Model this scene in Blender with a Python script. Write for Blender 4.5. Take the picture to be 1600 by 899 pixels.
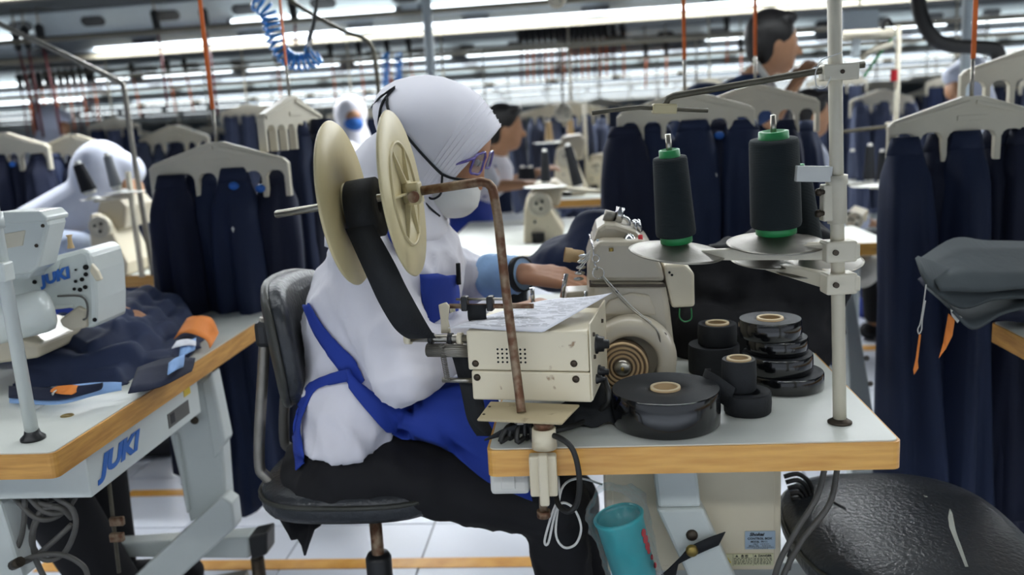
import bpy, bmesh, math, random
from math import sin, cos, pi, radians, sqrt, atan2, tan
from mathutils import Vector as V, Matrix, Quaternion
from mathutils.bvhtree import BVHTree

for o in list(bpy.data.objects): bpy.data.objects.remove(o)
SC = bpy.context.scene
COL = SC.collection

# ---------------------------------------------------------------- camera
F_PX, IW, IH = 1370.0, 1600.0, 899.0
ZC, PITCH, ROLL = 1.22, radians(10.9), radians(3.1)
cam_d = bpy.data.cameras.new('camera')
cam = bpy.data.objects.new('camera', cam_d)
COL.objects.link(cam)
SC.camera = cam
_D = V((0, cos(PITCH), -sin(PITCH)))
_R0 = V((1, 0, 0)); _U0 = _R0.cross(_D)
_R = _R0 * cos(ROLL) - _U0 * sin(ROLL)
_U = _R0 * sin(ROLL) + _U0 * cos(ROLL)
CAM = V((0, 0, ZC))
cam.matrix_world = Matrix(((_R.x, _U.x, -_D.x, 0), (_R.y, _U.y, -_D.y, 0), (_R.z, _U.z, -_D.z, ZC), (0, 0, 0, 1)))
cam_d.sensor_width = 36.0
cam_d.lens = 36.0 * F_PX / IW
cam_d.clip_start = 0.05
cam_d.dof.use_dof = True
cam_d.dof.focus_distance = 1.34
cam_d.dof.aperture_fstop = 3.2

# ---------------------------------------------------------------- world, exposure, hall lighting
w = bpy.data.worlds.new('hall_air'); SC.world = w; w.use_nodes = True
w.node_tree.nodes['Background'].inputs[0].default_value = (0.80, 0.88, 1.0, 1)
w.node_tree.nodes['Background'].inputs[1].default_value = 0.75
SC.view_settings.view_transform = 'Standard'
SC.view_settings.look = 'None'
SC.view_settings.gamma = 1.0
SC.view_settings.exposure = 0.0
SC.view_settings.use_curve_mapping = False
SC.cycles.use_denoising = True
SC.cycles.max_bounces = 6
SC.cycles.diffuse_bounces = 3
SC.cycles.glossy_bounces = 3
SC.cycles.transmission_bounces = 6
SC.cycles.transparent_max_bounces = 10
SC.cycles.caustics_reflective = False
SC.cycles.caustics_refractive = False
SC.cycles.sample_clamp_indirect = 4.0

LAMP_A = radians(9.0)                 # the lamp rows run this much off the picture plane
LU = V((cos(LAMP_A), -sin(LAMP_A), 0)); LV = V((sin(LAMP_A), cos(LAMP_A), 0))
LAMP_Z = 1.98
LAMP_ROWS = [-5.0, -2.8, -0.6, 1.6, 3.4, 6.0, 10.4, 14.8, 19.2, 23.6, 28.0, 32.4, 36.8, 41.2]  # rows just behind the camera and above the aisle are added as fill
def lamp_light(t, s0, s1, watts):
    l = bpy.data.lights.new('lamp_row_light', 'AREA'); l.shape = 'RECTANGLE'
    l.size = s1 - s0; l.size_y = 0.09; l.energy = watts; l.color = (0.93, 0.97, 1.0)
    o = bpy.data.objects.new('lamp_row_light', l); COL.objects.link(o)
    c = LU * ((s0 + s1) / 2) + LV * t
    o.location = (c.x, c.y, LAMP_Z - 0.10); o.rotation_euler = (0, 0, -LAMP_A)
    return o
for t in LAMP_ROWS[1:]:
    hw = 4.2 if t < 8 else 9.0
    lamp_light(t, -hw + (0.3 if t < 8 else 0), hw, (45 if t == 1.6 else 220 if t == 3.4 else 380 if t == -.6 else 300 if t < 8 else 190))

# ---------------------------------------------------------------- pixel helpers (photo frame 1600x899) for measuring positions
def ray(px, py): return _D + _R * ((px - IW / 2) / F_PX) + _U * (-(py - IH / 2) / F_PX)
def P(px, py, Y):
    r = ray(px, py); return CAM + r * (Y / r.y)
def PZ(px, py, z):
    r = ray(px, py); return CAM + r * ((z - ZC) / r.z)
ROW_A = radians(5.0)                  # the sewing rows stand this much off the picture plane
GU = V((cos(ROW_A), -sin(ROW_A), 0)); GV = V((sin(ROW_A), cos(ROW_A), 0)); UP = V((0, 0, 1))
def G(s, t, z): return GU * s + GV * t + UP * z
def ST(p): return (p.dot(GU), p.dot(GV))

# ---------------------------------------------------------------- mesh builder
class MB:
    def __init__(s): s.v = []; s.f = []; s.sm = []
    def add(s, vs, fs, smooth=False):
        n = len(s.v); s.v += [V(p) for p in vs]
        for f in fs: s.f.append([i + n for i in f]); s.sm.append(smooth)
        return s
    def box(s, c, size, rot=None):
        c = V(c); hx, hy, hz = size[0] / 2, size[1] / 2, size[2] / 2
        vs = [V((x, y, z)) for x in (-hx, hx) for y in (-hy, hy) for z in (-hz, hz)]
        if rot is not None: vs = [rot @ p for p in vs]
        return s.add([p + c for p in vs], [(0, 1, 3, 2), (4, 6, 7, 5), (0, 4, 5, 1), (2, 3, 7, 6), (0, 2, 6, 4), (1, 5, 7, 3)])
    def hexa(s, b, t):      # 4 bottom + 4 top points
        return s.add(list(b) + list(t), [(3, 2, 1, 0), (4, 5, 6, 7), (0, 1, 5, 4), (1, 2, 6, 5), (2, 3, 7, 6), (3, 0, 4, 7)])
    def lathe(s, prof, o, ax=UP, n=24, smooth=True, ref=None, a0=0, a1=2 * pi):
        o = V(o); ax = V(ax).normalized()
        e1 = (V(ref) if ref else (V((1, 0, 0)) if abs(ax.x) < .9 else V((0, 1, 0))))
        e1 = (e1 - ax * e1.dot(ax)).normalized(); e2 = ax.cross(e1)
        vs, fs = [], []
        for r, h in prof:
            for k in range(n):
                a = 2 * pi * k / n
                vs.append(o + ax * h + (e1 * cos(a) + e2 * sin(a)) * max(r, 1e-5))
        m = len(prof)
        for j in range(m - 1):
            for k in range(n):
                k2 = (k + 1) % n
                fs.append((j * n + k, j * n + k2, (j + 1) * n + k2, (j + 1) * n + k))
        return s.add(vs, fs, smooth)
    def cyl(s, p0, p1, r0, r1=None, n=16, smooth=True, bev=0.0):
        p0 = V(p0); p1 = V(p1); r1 = r0 if r1 is None else r1
        L = (p1 - p0).length; ax = p1 - p0
        s.lathe([(r0, 0), (r1, L)], p0, ax, n, smooth)
        s.lathe([(0, 0), (r0, 0)], p0, ax, n, False); s.lathe([(r1, L), (0, L)], p0, ax, n, False)
        return s
    def tube(s, path, r, n=8, closed=False, caps=True, flat=1.0, ref=None):
        path = [V(p) for p in path]; m = len(path)
        rs = r if isinstance(r, (list, tuple)) else [r] * m
        tang = []
        for i in range(m):
            a = path[(i - 1) % m] if (closed or i > 0) else path[i]
            b = path[(i + 1) % m] if (closed or i < m - 1) else path[i]
            tang.append((b - a).normalized())
        nrm = V(ref) if ref else (V((0, 0, 1)) if abs(tang[0].z) < .9 else V((1, 0, 0)))
        vs, fs = [], []
        for i in range(m):
            t = tang[i]; nrm = (nrm - t * nrm.dot(t)).normalized(); b = t.cross(nrm)
            for k in range(n):
                a = 2 * pi * k / n
                vs.append(path[i] + (nrm * cos(a) + b * sin(a) * flat) * rs[i])
        for i in range(m if closed else m - 1):
            j = (i + 1) % m
            for k in range(n):
                k2 = (k + 1) % n
                fs.append((i * n + k, i * n + k2, j * n + k2, j * n + k))
        s.add(vs, fs, True)
        if caps and not closed:
            q = len(s.v) - len(vs)
            s.f.append([q + k for k in range(n)][::-1]); s.sm.append(False)
            s.f.append([q + (m - 1) * n + k for k in range(n)]); s.sm.append(False)
        return s
    def prism(s, poly, o, ex, ey, th, smooth=False):
        o = V(o); ex = V(ex); ey = V(ey); ez = ex.cross(ey).normalized(); n = len(poly)
        vs = [o + ex * p[0] + ey * p[1] for p in poly]; vs += [p + ez * th for p in vs]
        fs = [list(range(n))[::-1], list(range(n, 2 * n))]
        for k in range(n): fs.append((k, (k + 1) % n, n + (k + 1) % n, n + k))
        return s.add(vs, fs, smooth)
    def ell(s, c, rad, rot=None, nu=20, nv=12):
        c = V(c); vs, fs = [], []
        for j in range(nv + 1):
            ph = pi * j / nv
            for k in range(nu):
                th = 2 * pi * k / nu
                p = V((rad[0] * sin(ph) * cos(th), rad[1] * sin(ph) * sin(th), rad[2] * cos(ph)))
                if j in (0, nv): p = V((1e-5 * cos(th), 1e-5 * sin(th), rad[2] * (1 if j == 0 else -1)))
                if rot is not None: p = rot @ p
                vs.append(c + p)
        for j in range(nv):
            for k in range(nu):
                k2 = (k + 1) % nu
                fs.append((j * nu + k, (j + 1) * nu + k, (j + 1) * nu + k2, j * nu + k2))
        return s.add(vs, fs, True)
    def grid(s, rows, closed=False, smooth=True):
        m, n = len(rows), len(rows[0]); vs = [p for r in rows for p in r]; fs = []
        for i in range(m - 1):
            for k in range(n if closed else n - 1):
                k2 = (k + 1) % n
                fs.append((i * n + k, i * n + k2, (i + 1) * n + k2, (i + 1) * n + k))
        return s.add(vs, fs, smooth)
    def loft(s, rings, caps=True, smooth=True):
        n = len(rings[0]); base = len(s.v)
        s.grid(rings, closed=True, smooth=smooth)
        if caps:
            s.f.append([base + k for k in range(n)][::-1]); s.sm.append(False)
            q = base + (len(rings) - 1) * n
            s.f.append([q + k for k in range(n)]); s.sm.append(False)
        return s
    def cap(s, p0, p1, r0, r1, n=14, flat=1.0, ref=None):     # tapered capsule
        p0 = V(p0); p1 = V(p1); d = (p1 - p0); L = max(d.length, 1e-4); t = d / L
        path, rs = [], []
        for a in (90, 65, 40, 20): path.append(p0 - t * r0 * sin(radians(a))); rs.append(max(r0 * cos(radians(a)), r0 * .04))
        for k in range(4): path.append(p0 + d * (k / 3)); rs.append(r0 + (r1 - r0) * k / 3)
        for a in (20, 40, 65, 90): path.append(p1 + t * r1 * sin(radians(a))); rs.append(max(r1 * cos(radians(a)), r1 * .04))
        return s.tube(path, rs, n, flat=flat, ref=ref)
    def xf(s, M):
        s.v = [M @ p for p in s.v]; return s

def smooth_path(pts, k=6, closed=False):
    pts = [V(p) for p in pts]; n = len(pts); out = []
    rng = range(n) if closed else range(n - 1)
    for i in rng:
        g = lambda j: pts[j % n] if closed else pts[min(max(j, 0), n - 1)]
        p0, p1, p2, p3 = g(i - 1), g(i), g(i + 1), g(i + 2)
        for q in range(k):
            t = q / k
            out.append(.5 * ((2 * p1) + (p2 - p0) * t + (2 * p0 - 5 * p1 + 4 * p2 - p3) * t * t + (3 * p1 - p0 - 3 * p2 + p3) * t ** 3))
    if not closed: out.append(pts[-1])
    return out
def lerp(a, b, t): return a + (b - a) * t
def interp(keys, x):      # keys: sorted [(x, value...)]
    if x <= keys[0][0]: return keys[0][1]
    for (x0, a), (x1, b) in zip(keys, keys[1:]):
        if x <= x1: return a + (b - a) * ((x - x0) / (x1 - x0))
    return keys[-1][1]

# ---------------------------------------------------------------- scene objects
def tag(o, label=None, cat=None, group=None, kind=None):
    if label: o['label'] = label
    if cat: o['category'] = cat
    if group: o['group'] = group
    if kind: o['kind'] = kind
    return o
def mw(o):
    M = o.matrix_basis.copy()
    while o.parent: o = o.parent; M = o.matrix_basis @ M
    return M
def thing(name, label, cat, loc=(0, 0, 0), rz=0.0, group=None, kind=None):
    o = bpy.data.objects.new(name, None); COL.objects.link(o); o.empty_display_size = .05
    o.location = loc; o.rotation_euler = (0, 0, rz)
    o.matrix_basis = Matrix.Translation(V(loc)) @ Matrix.Rotation(rz, 4, 'Z')
    return tag(o, label, cat, group, kind)
def build(mb, name, mat, parent=None, bevel=0, solid=0, sub=0, local=False, auto=True, soff=0, origin=None):
    me = bpy.data.meshes.new(name)
    if parent is not None:
        vs = mb.v if local else [mw(parent).inverted() @ p for p in mb.v]
        loc = None
    else:
        loc = origin
        if loc is None:
            n = len(mb.v); loc = V((sum(p.x for p in mb.v) / n, sum(p.y for p in mb.v) / n, min(p.z for p in mb.v)))
        loc = V(loc); vs = [p - loc for p in mb.v]
    me.from_pydata([tuple(p) for p in vs], [], mb.f)
    me.polygons.foreach_set('use_smooth', mb.sm)
    me.validate()
    bm = bmesh.new(); bm.from_mesh(me)
    bmesh.ops.remove_doubles(bm, verts=bm.verts, dist=2e-5)
    if not solid: bmesh.ops.recalc_face_normals(bm, faces=bm.faces)
    bm.to_mesh(me); bm.free()
    o = bpy.data.objects.new(name, me); COL.objects.link(o)
    if loc is not None: o.location = loc; o.matrix_basis = Matrix.Translation(loc)
    if parent is not None: o.parent = parent
    me.materials.append(mat)
    if solid:
        m = o.modifiers.new('s', 'SOLIDIFY'); m.thickness = solid; m.offset = soff
    if bevel:
        m = o.modifiers.new('b', 'BEVEL'); m.width = bevel; m.segments = 2; m.limit_method = 'ANGLE'; m.angle_limit = radians(40)
    if sub:
        m = o.modifiers.new('u', 'SUBSURF'); m.levels = sub; m.render_levels = sub
    return o
def remesh(o, vox, smooth_n=6, fac=.6):
    m = o.modifiers.new('r', 'REMESH'); m.mode = 'VOXEL'; m.voxel_size = vox; m.use_smooth_shade = True
    if smooth_n:
        m = o.modifiers.new('sm', 'SMOOTH'); m.factor = fac; m.iterations = smooth_n
    return o
def displace(o, size, strength, seed=0, kind='CLOUDS'):
    t = bpy.data.textures.new('folds', kind); t.noise_scale = size
    m = o.modifiers.new('d', 'DISPLACE'); m.texture = t; m.strength = strength; m.mid_level = .5; m.texture_coords = 'LOCAL'
    return o
def kids(o): return [c for c in bpy.data.objects if c.parent == o]
def copy_tree(o, parent=None):
    c = o.copy(); COL.objects.link(c)
    if parent is not None: c.parent = parent
    for ch in CH.get(o.name) or kids(o): copy_tree(ch, c)
    return c
CH = {}
def place(o, loc, rz=0.0, label=None, scale=None):
    o.location = loc; o.rotation_euler = (0, 0, rz)
    if scale: o.scale = scale
    if label: o['label'] = label
    return o
def freeze(o, name=None):      # apply modifiers into a new mesh datablock
    dg = bpy.context.evaluated_depsgraph_get(); dg.update()
    me = bpy.data.meshes.new_from_object(o.evaluated_get(dg), depsgraph=dg)
    mt = list(o.data.materials)
    o.modifiers.clear(); o.data = me
    if not me.materials:
        for m in mt: me.materials.append(m)
    return o
def bvh(objs):
    vs, fs = [], []
    for o in objs:
        n = len(vs); M = mw(o)
        vs += [M @ v.co for v in o.data.vertices]
        fs += [[i + n for i in p.vertices] for p in o.data.polygons]
    return BVHTree.FromPolygons(vs, fs)
def hit(tree, px, py, off=.004, Y=None):
    r = ray(px, py).normalized()
    q, n, i, d = tree.ray_cast(CAM, r)
    if q is None: return P(px, py, Y or 1.6)
    if n.dot(r) > 0: n = -n
    return q + n * off
def text(s, size, o, ex, ey, mat, name='lettering', parent=None, shear=0.0, bold=0.0, align='LEFT', sx=1.0, extr=.0004):
    cu = bpy.data.curves.new('t', 'FONT'); cu.body = s; cu.size = size; cu.shear = shear; cu.offset = bold; cu.extrude = extr
    cu.align_x = align; cu.resolution_u = 4
    ob = bpy.data.objects.new('t', cu); COL.objects.link(ob)
    dg = bpy.context.evaluated_depsgraph_get(); dg.update()
    me = bpy.data.meshes.new_from_object(ob.evaluated_get(dg))
    bpy.data.objects.remove(ob); bpy.data.curves.remove(cu)
    ex = V(ex).normalized(); ey = V(ey); ey = (ey - ex * ey.dot(ex)).normalized(); ez = ex.cross(ey)
    M = Matrix(((ex.x * sx, ey.x, ez.x, o[0]), (ex.y * sx, ey.y, ez.y, o[1]), (ex.z * sx, ey.z, ez.z, o[2]), (0, 0, 0, 1)))
    me.transform((mw(parent).inverted() @ M) if parent else M)
    me.materials.clear(); me.materials.append(mat); me.name = name
    r = bpy.data.objects.new(name, me); COL.objects.link(r)
    if parent: r.parent = parent
    return r

# ---------------------------------------------------------------- materials
def lin(h):
    h = h.lstrip('#'); c = [int(h[i:i + 2], 16) / 255 for i in (0, 2, 4)]
    return [(x / 12.92 if x <= .04045 else ((x + .055) / 1.055) ** 2.4) for x in c]
MATS = {}
def mat(name, hexc, rough=.5, metal=0., var=.08, nscale=12., bump=0., bscale=80., emit=0., spec=.5, coat=0., alpha=1., trans=0., sheen=0., hex2=None, thr=None, stretch=None, wave=None, wbump=0., wdir='Z', wtype='BANDS', sss=0.):
    m = bpy.data.materials.new(name); m.use_nodes = True; nt = m.node_tree; N = nt.nodes; L = nt.links
    b = N['Principled BSDF']; c = lin(hexc)
    b.inputs['Roughness'].default_value = rough; b.inputs['Metallic'].default_value = metal
    b.inputs['Specular IOR Level'].default_value = spec
    b.inputs['Coat Weight'].default_value = coat; b.inputs['Coat Roughness'].default_value = .08
    b.inputs['Alpha'].default_value = alpha; b.inputs['Transmission Weight'].default_value = trans
    if sheen: b.inputs['Sheen Weight'].default_value = sheen
    if sss: b.inputs['Subsurface Weight'].default_value = sss; b.inputs['Subsurface Radius'].default_value = (.01, .004, .002)
    if emit:
        b.inputs['Emission Color'].default_value = (*c, 1); b.inputs['Emission Strength'].default_value = emit
    tc = N.new('ShaderNodeTexCoord'); mp = N.new('ShaderNodeMapping'); L.new(tc.outputs['Object'], mp.inputs[0])
    if stretch: mp.inputs['Scale'].default_value = stretch
    nz = N.new('ShaderNodeTexNoise'); nz.inputs['Scale'].default_value = nscale; nz.inputs['Detail'].default_value = 5
    L.new(mp.outputs[0], nz.inputs['Vector'])
    rp = N.new('ShaderNodeValToRGB')
    c2 = lin(hex2) if hex2 else [x * (1 + var) for x in c]; c1 = c if hex2 else [x * (1 - var) for x in c]
    lo, hi = thr or (.3, .7)
    rp.color_ramp.elements[0].position = lo; rp.color_ramp.elements[1].position = hi
    rp.color_ramp.elements[0].color = (*[min(x, 1) for x in c1], 1); rp.color_ramp.elements[1].color = (*[min(x, 1) for x in c2], 1)
    L.new(nz.outputs[0], rp.inputs[0]); L.new(rp.outputs[0], b.inputs['Base Color'])
    prev = None
    if bump:
        n2 = N.new('ShaderNodeTexNoise'); n2.inputs['Scale'].default_value = bscale; n2.inputs['Detail'].default_value = 4
        L.new(mp.outputs[0], n2.inputs['Vector'])
        bp = N.new('ShaderNodeBump'); bp.inputs['Strength'].default_value = bump; bp.inputs['Distance'].default_value = .01
        L.new(n2.outputs[0], bp.inputs['Height']); L.new(bp.outputs[0], b.inputs['Normal']); prev = bp
    if wave:
        wv = N.new('ShaderNodeTexWave'); wv.wave_type = wtype
        if wtype == 'BANDS': wv.bands_direction = wdir
        else: wv.rings_direction = wdir
        wv.inputs['Scale'].default_value = wave; wv.inputs['Distortion'].default_value = .4
        L.new(tc.outputs['Object'], wv.inputs['Vector'])
        bp = N.new('ShaderNodeBump'); bp.inputs['Strength'].default_value = wbump; bp.inputs['Distance'].default_value = .002
        L.new(wv.outputs['Fac'], bp.inputs['Height'])
        if prev: L.new(prev.outputs[0], bp.inputs['Normal'])
        L.new(bp.outputs[0], b.inputs['Normal'])
    MATS[name] = m
    return m
M_ = mat
m_white = M_('white_cotton', '#e3e1e9', .85, var=.03, nscale=9, bump=.12, bscale=14, sheen=.15)
m_hijab = M_('hijab_white', '#eeecf3', .8, var=.02, bump=.05, bscale=20, sheen=.2)
m_hijab2 = M_('hijab_bluish_white', '#d5daea', .8, var=.05, bump=.1, bscale=18)
m_shirt2 = M_('striped_pale_blue_cotton', '#c3cfe6', .85, var=.15, nscale=30, bump=.15, bscale=16)
m_blue = M_('royal_blue_cloth', '#173592', .8, var=.12, nscale=8, bump=.15, bscale=16)
m_black = M_('black_trouser_cloth', '#0d0d12', .85, var=.2, nscale=8, bump=.1, bscale=18)
m_navy = M_('navy_suiting', '#1a2746', .8, var=.22, nscale=5, bump=.2, bscale=14, stretch=(1, 1, .3))
m_navy2 = M_('dark_navy_suiting', '#121a33', .82, var=.2, nscale=5, bump=.2, bscale=14, stretch=(1, 1, .3))
m_slate = M_('slate_trouser_cloth', '#4a526a', .85, var=.2, nscale=5, bump=.2, bscale=14, stretch=(1, 1, .3))
m_char = M_('charcoal_cloth', '#4b5255', .82, var=.12, nscale=8, bump=.2, bscale=18)
m_paleblue = M_('pale_blue_lining', '#8fb2e2', .8, var=.08)
m_cuff = M_('pale_blue_sleeve_cover', '#94b8e0', .75, var=.08, nscale=20, bump=.2, bscale=40)
m_cream = M_('cream_paint', '#d9ceb3', .42, var=.05, nscale=7, bump=.02, bscale=200, hex2='#e2d8bf')
m_creamw = M_('worn_cream_paint', '#8a6a48', .45, nscale=38, hex2='#e0d6bc', thr=(.27, .34))
m_cream2 = M_('grey_cream_enamel', '#bdb4a0', .35, var=.06, nscale=6, coat=.25)
m_plast = M_('cream_plastic', '#cfc8b4', .4, var=.05, nscale=10)
m_reel = M_('ivory_reel_plastic', '#cbbd92', .42, var=.1, nscale=9, bump=.03, bscale=60)
m_mach = M_('white_machine_enamel', '#cdd3cf', .28, var=.03, coat=.4)
m_lam = M_('white_laminate', '#d6d9d2', .4, var=.05, nscale=5, bump=.02, bscale=90)
m_wood = M_('varnished_wood_edge', '#c98f3c', .4, nscale=10, hex2='#e2ac54', stretch=(1.2, 1.2, 14), coat=.3, bump=.03)
m_wood2 = M_('scuffed_wood_edge', '#b07c37', .5, nscale=10, hex2='#d6a052', stretch=(1.2, 1.2, 14), bump=.03)
m_steel = M_('brushed_steel', '#a09c92', .32, metal=1., var=.15, nscale=30)
m_alu = M_('dull_aluminium', '#8e8a82', .42, metal=.85, var=.1, nscale=40, bump=.05, bscale=300)
m_chrome = M_('chrome', '#c9c9c9', .12, metal=1.)
m_rust = M_('rusty_steel', '#6c4a36', .5, metal=.6, nscale=60, hex2='#93806a', thr=(.4, .62), bump=.15, bscale=120)
m_bronze = M_('aged_grey_brown_rod', '#575244', .5, metal=.3, var=.2, nscale=40)
m_rubber = M_('black_rubber', '#151515', .55, var=.1)
m_blackpl = M_('black_plastic', '#17181a', .4, var=.1)
m_vinyl = M_('black_vinyl', '#2a2d31', .30, var=.15, nscale=6, bump=.22, bscale=120)
m_vinylg = M_('grey_black_vinyl', '#33342f', .42, var=.1, bump=.1, bscale=80)
m_tape = M_('black_woven_tape', '#15181c', .8, var=.1, nscale=60, bump=.1, bscale=300)
m_film = M_('black_film_wrap', '#0c0d0f', .16, var=.1, nscale=20, bump=.25, bscale=18, stretch=(1, 1, .2), coat=.6)
m_rolltop = M_('wound_tape_side', '#20242a', .6, var=.12, nscale=20, wave=180, wbump=.4, wdir='Z', wtype='RINGS')
m_core = M_('cardboard_core', '#c0a47c', .8, var=.1)
m_corelit = M_('lit_cardboard_rim', '#dccaa6', .8, var=.05)  # paler copy of the core colour, painting light onto the rim
m_green = M_('green_plastic', '#2c8a4e', .4, var=.06)
m_thread = M_('dark_green_thread', '#131e21', .85, var=.12, nscale=20, wave=260, wbump=.5, wdir='Z')
m_thread2 = M_('black_thread', '#15181f', .85, var=.1, wave=200, wbump=.4, wdir='Z')
m_whitepl = M_('white_plastic', '#dcdcd6', .4, var=.03)
m_hdark = M_('dark_hole', '#0a0a0a', .9, var=.0)
m_screw = M_('dark_screw', '#4a4239', .45, metal=.8, var=.2, nscale=90)
m_skin = M_('brown_skin', '#bd8b6c', .55, var=.08, nscale=16, sss=.08)
m_skin2 = M_('tan_skin', '#b98a68', .55, var=.08, nscale=16)
m_hair = M_('black_hair', '#100e0e', .45, var=.2, nscale=60, bump=.2, bscale=120)
m_mask = M_('white_mask_fabric', '#dfdfdb', .85, var=.03, bump=.05, bscale=40)
m_maskb = M_('blue_mask_fabric', '#2f6ab8', .85, var=.05)
m_purple = M_('purple_spectacle_frame', '#4d3c8c', .25, var=.15, nscale=60, hex2='#8a7fc0')
m_glass = M_('clear_lens', '#e8ecff', .05, trans=1.0, alpha=.45, var=0)
m_orange = M_('orange_strap', '#d9681f', .6, var=.1)
m_orangec = M_('orange_card', '#e8893c', .75, var=.08)
m_string = M_('white_string', '#d8d8d4', .8, var=.05)
m_greycab = M_('grey_cable', '#54524e', .5, var=.1)
m_blackcab = M_('black_cable', '#1b1b1a', .5, var=.1)
m_bluehose = M_('blue_coiled_hose', '#2f86cf', .3, var=.1, coat=.3)
m_redhose = M_('dark_red_hose', '#5a1d22', .5, var=.15)
m_teal = M_('turquoise_plastic', '#1cb2ba', .35, var=.08, nscale=14)
m_red = M_('red_print', '#c8202c', .5, var=.05)
m_bag = M_('clear_plastic_bag', '#dfe6e6', .12, var=0, alpha=.16, spec=.8, bump=.6, bscale=30, coat=1.)
def film_mat():
    m = bpy.data.materials.new('clear_crinkled_film'); m.use_nodes = True; N = m.node_tree.nodes; L = m.node_tree.links
    N.remove(N['Principled BSDF']); out = N['Material Output']
    tr = N.new('ShaderNodeBsdfTransparent'); gl = N.new('ShaderNodeBsdfGlossy'); gl.inputs['Roughness'].default_value = .16; gl.inputs['Color'].default_value = (.9, .93, .93, 1)
    df = N.new('ShaderNodeBsdfDiffuse'); df.inputs['Color'].default_value = (.85, .88, .88, 1); m2 = N.new('ShaderNodeMixShader'); m2.inputs[0].default_value = .45
    mx = N.new('ShaderNodeMixShader'); fr = N.new('ShaderNodeFresnel'); fr.inputs['IOR'].default_value = 1.3
    ma = N.new('ShaderNodeMath'); ma.operation = 'MULTIPLY_ADD'; ma.inputs[1].default_value = .35; ma.inputs[2].default_value = .07; ma.use_clamp = True
    nz = N.new('ShaderNodeTexNoise'); nz.inputs['Scale'].default_value = 60; nz.inputs['Detail'].default_value = 3; tc = N.new('ShaderNodeTexCoord'); L.new(tc.outputs['Object'], nz.inputs['Vector'])
    bp = N.new('ShaderNodeBump'); bp.inputs['Strength'].default_value = .7; bp.inputs['Distance'].default_value = .01; L.new(nz.outputs[0], bp.inputs['Height'])
    L.new(bp.outputs[0], gl.inputs['Normal']); L.new(fr.outputs[0], ma.inputs[0]); L.new(gl.outputs[0], m2.inputs[1]); L.new(df.outputs[0], m2.inputs[2])
    L.new(ma.outputs[0], mx.inputs[0]); L.new(tr.outputs[0], mx.inputs[1]); L.new(m2.outputs[0], mx.inputs[2]); L.new(mx.outputs[0], out.inputs[0])
    return m
m_bag = film_mat()
m_plateworn = M_('worn_tan_paint', '#6f5a40', .5, nscale=26, hex2='#b5a684', thr=(.30, .40))
m_wheelshade = M_('wheel_groove_shade', '#6f5d47', .6, var=.1)  # brown puts the shade between the rings into the wheel colour
m_letblue = M_('blue_lettering', '#1e62b8', .4, var=.02)
m_letblack = M_('black_print', '#1c1c1e', .6, var=.02)
m_letgrey = M_('grey_print', '#7d8186', .6, var=.02)
m_letcream = M_('pale_embroidery', '#c9c4a0', .7, var=.05)
m_plate = M_('pale_blue_nameplate', '#a9bccb', .35, metal=.2, var=.05)
m_stick = M_('pale_yellow_sticker', '#d6d3ac', .5, var=.03)
m_yellow = M_('yellow_sticker', '#d8bc3a', .5, var=.05)
m_brass = M_('brass', '#a08a4e', .35, metal=.9, var=.1)
m_ptop = M_('light_rail_white', '#c9d3d6', .45, var=.04)
m_pbot = M_('light_rail_grey', '#6a7076', .5, var=.06)
m_slot = M_('slot_dark', '#33363a', .7, var=.1)
m_tube = M_('lit_fluorescent_tube', '#f2fbff', .4, emit=4.5, var=0)
m_tube.cycles.emission_sampling = 'NONE'
m_rail = M_('beige_rail', '#8d8778', .5, metal=.3, var=.08)
m_ceil = M_('grey_ceiling_sheet', '#70757a', .7, var=.1, nscale=2)
m_wall = M_('pale_hall_wall', '#9aa2a7', .8, var=.06, nscale=1)
m_tile = M_('white_floor_tile', '#d3d7e0', .28, var=.04, nscale=3, bump=.01, bscale=60)
m_tileB = M_('white_floor_far', '#c2c7d0', .32, var=.08, nscale=1.2)
m_grout = M_('grey_tile_joint', '#7d7f84', .8, var=.08)
m_fltape = M_('yellow_floor_tape', '#c98a2e', .4, nscale=14, hex2='#e0a850', coat=.3)
m_paper = M_('white_paper', '#e9eaf2', .8, var=.01)
m_jersey = M_('dark_blue_jersey', '#1d3560', .8, var=.1, bump=.1, bscale=18)
m_shoe = M_('black_canvas', '#14151a', .8, var=.1)
m_sole = M_('grey_violet_sole', '#8b88a2', .6, var=.05)
m_tear = M_('torn_backing_fabric', '#a3a69e', .9, var=.06)

# ================================================================ THE HALL
def structure(mb, name, m, **k): return tag(build(mb, name, m, **k), kind='structure')
fl = structure(MB().add([G(-26, -7, -.006), G(30, -7, -.006), G(30, 46, -.006), G(-26, 46, -.006), G(-26, -7, -.1), G(30, -7, -.1), G(30, 46, -.1), G(-26, 46, -.1)],
     [(0, 1, 2, 3), (7, 6, 5, 4), (0, 4, 5, 1), (1, 5, 6, 2), (2, 6, 7, 3), (3, 7, 4, 0)]), 'floor', m_tileB)
fl['label'] = 'white tiled factory floor with grey joints'
tile_me = None
TS = .40
for i in range(13):
    for j in range(13):
        s0, t0 = -2.5 + i * TS, 1.3 + j * TS
        c = G(s0 + TS / 2, t0 + TS / 2, 0)
        if tile_me is None:
            mb = MB(); h = TS / 2 - .002
            mb.hexa([(-h, -h, -.006), (h, -h, -.006), (h, h, -.006), (-h, h, -.006)], [(-h + .001, -h + .001, 0), (h - .001, -h + .001, 0), (h - .001, h - .001, 0), (-h + .001, h - .001, 0)])
            o = build(mb, 'tile', m_tile, fl, local=True); tile_me = o.data
        else:
            o = bpy.data.objects.new('tile', tile_me); COL.objects.link(o); o.parent = fl
        o.matrix_basis = mw(fl).inverted() @ Matrix.Translation(c) @ Matrix.Rotation(-ROW_A, 4, 'Z')
mb = MB().box((0, 0, 0), (5.24, 5.24, .001)); mb.xf(Matrix.Translation(G(.1, 3.9, -.0050)) @ Matrix.Rotation(-ROW_A, 4, 'Z'))
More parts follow.
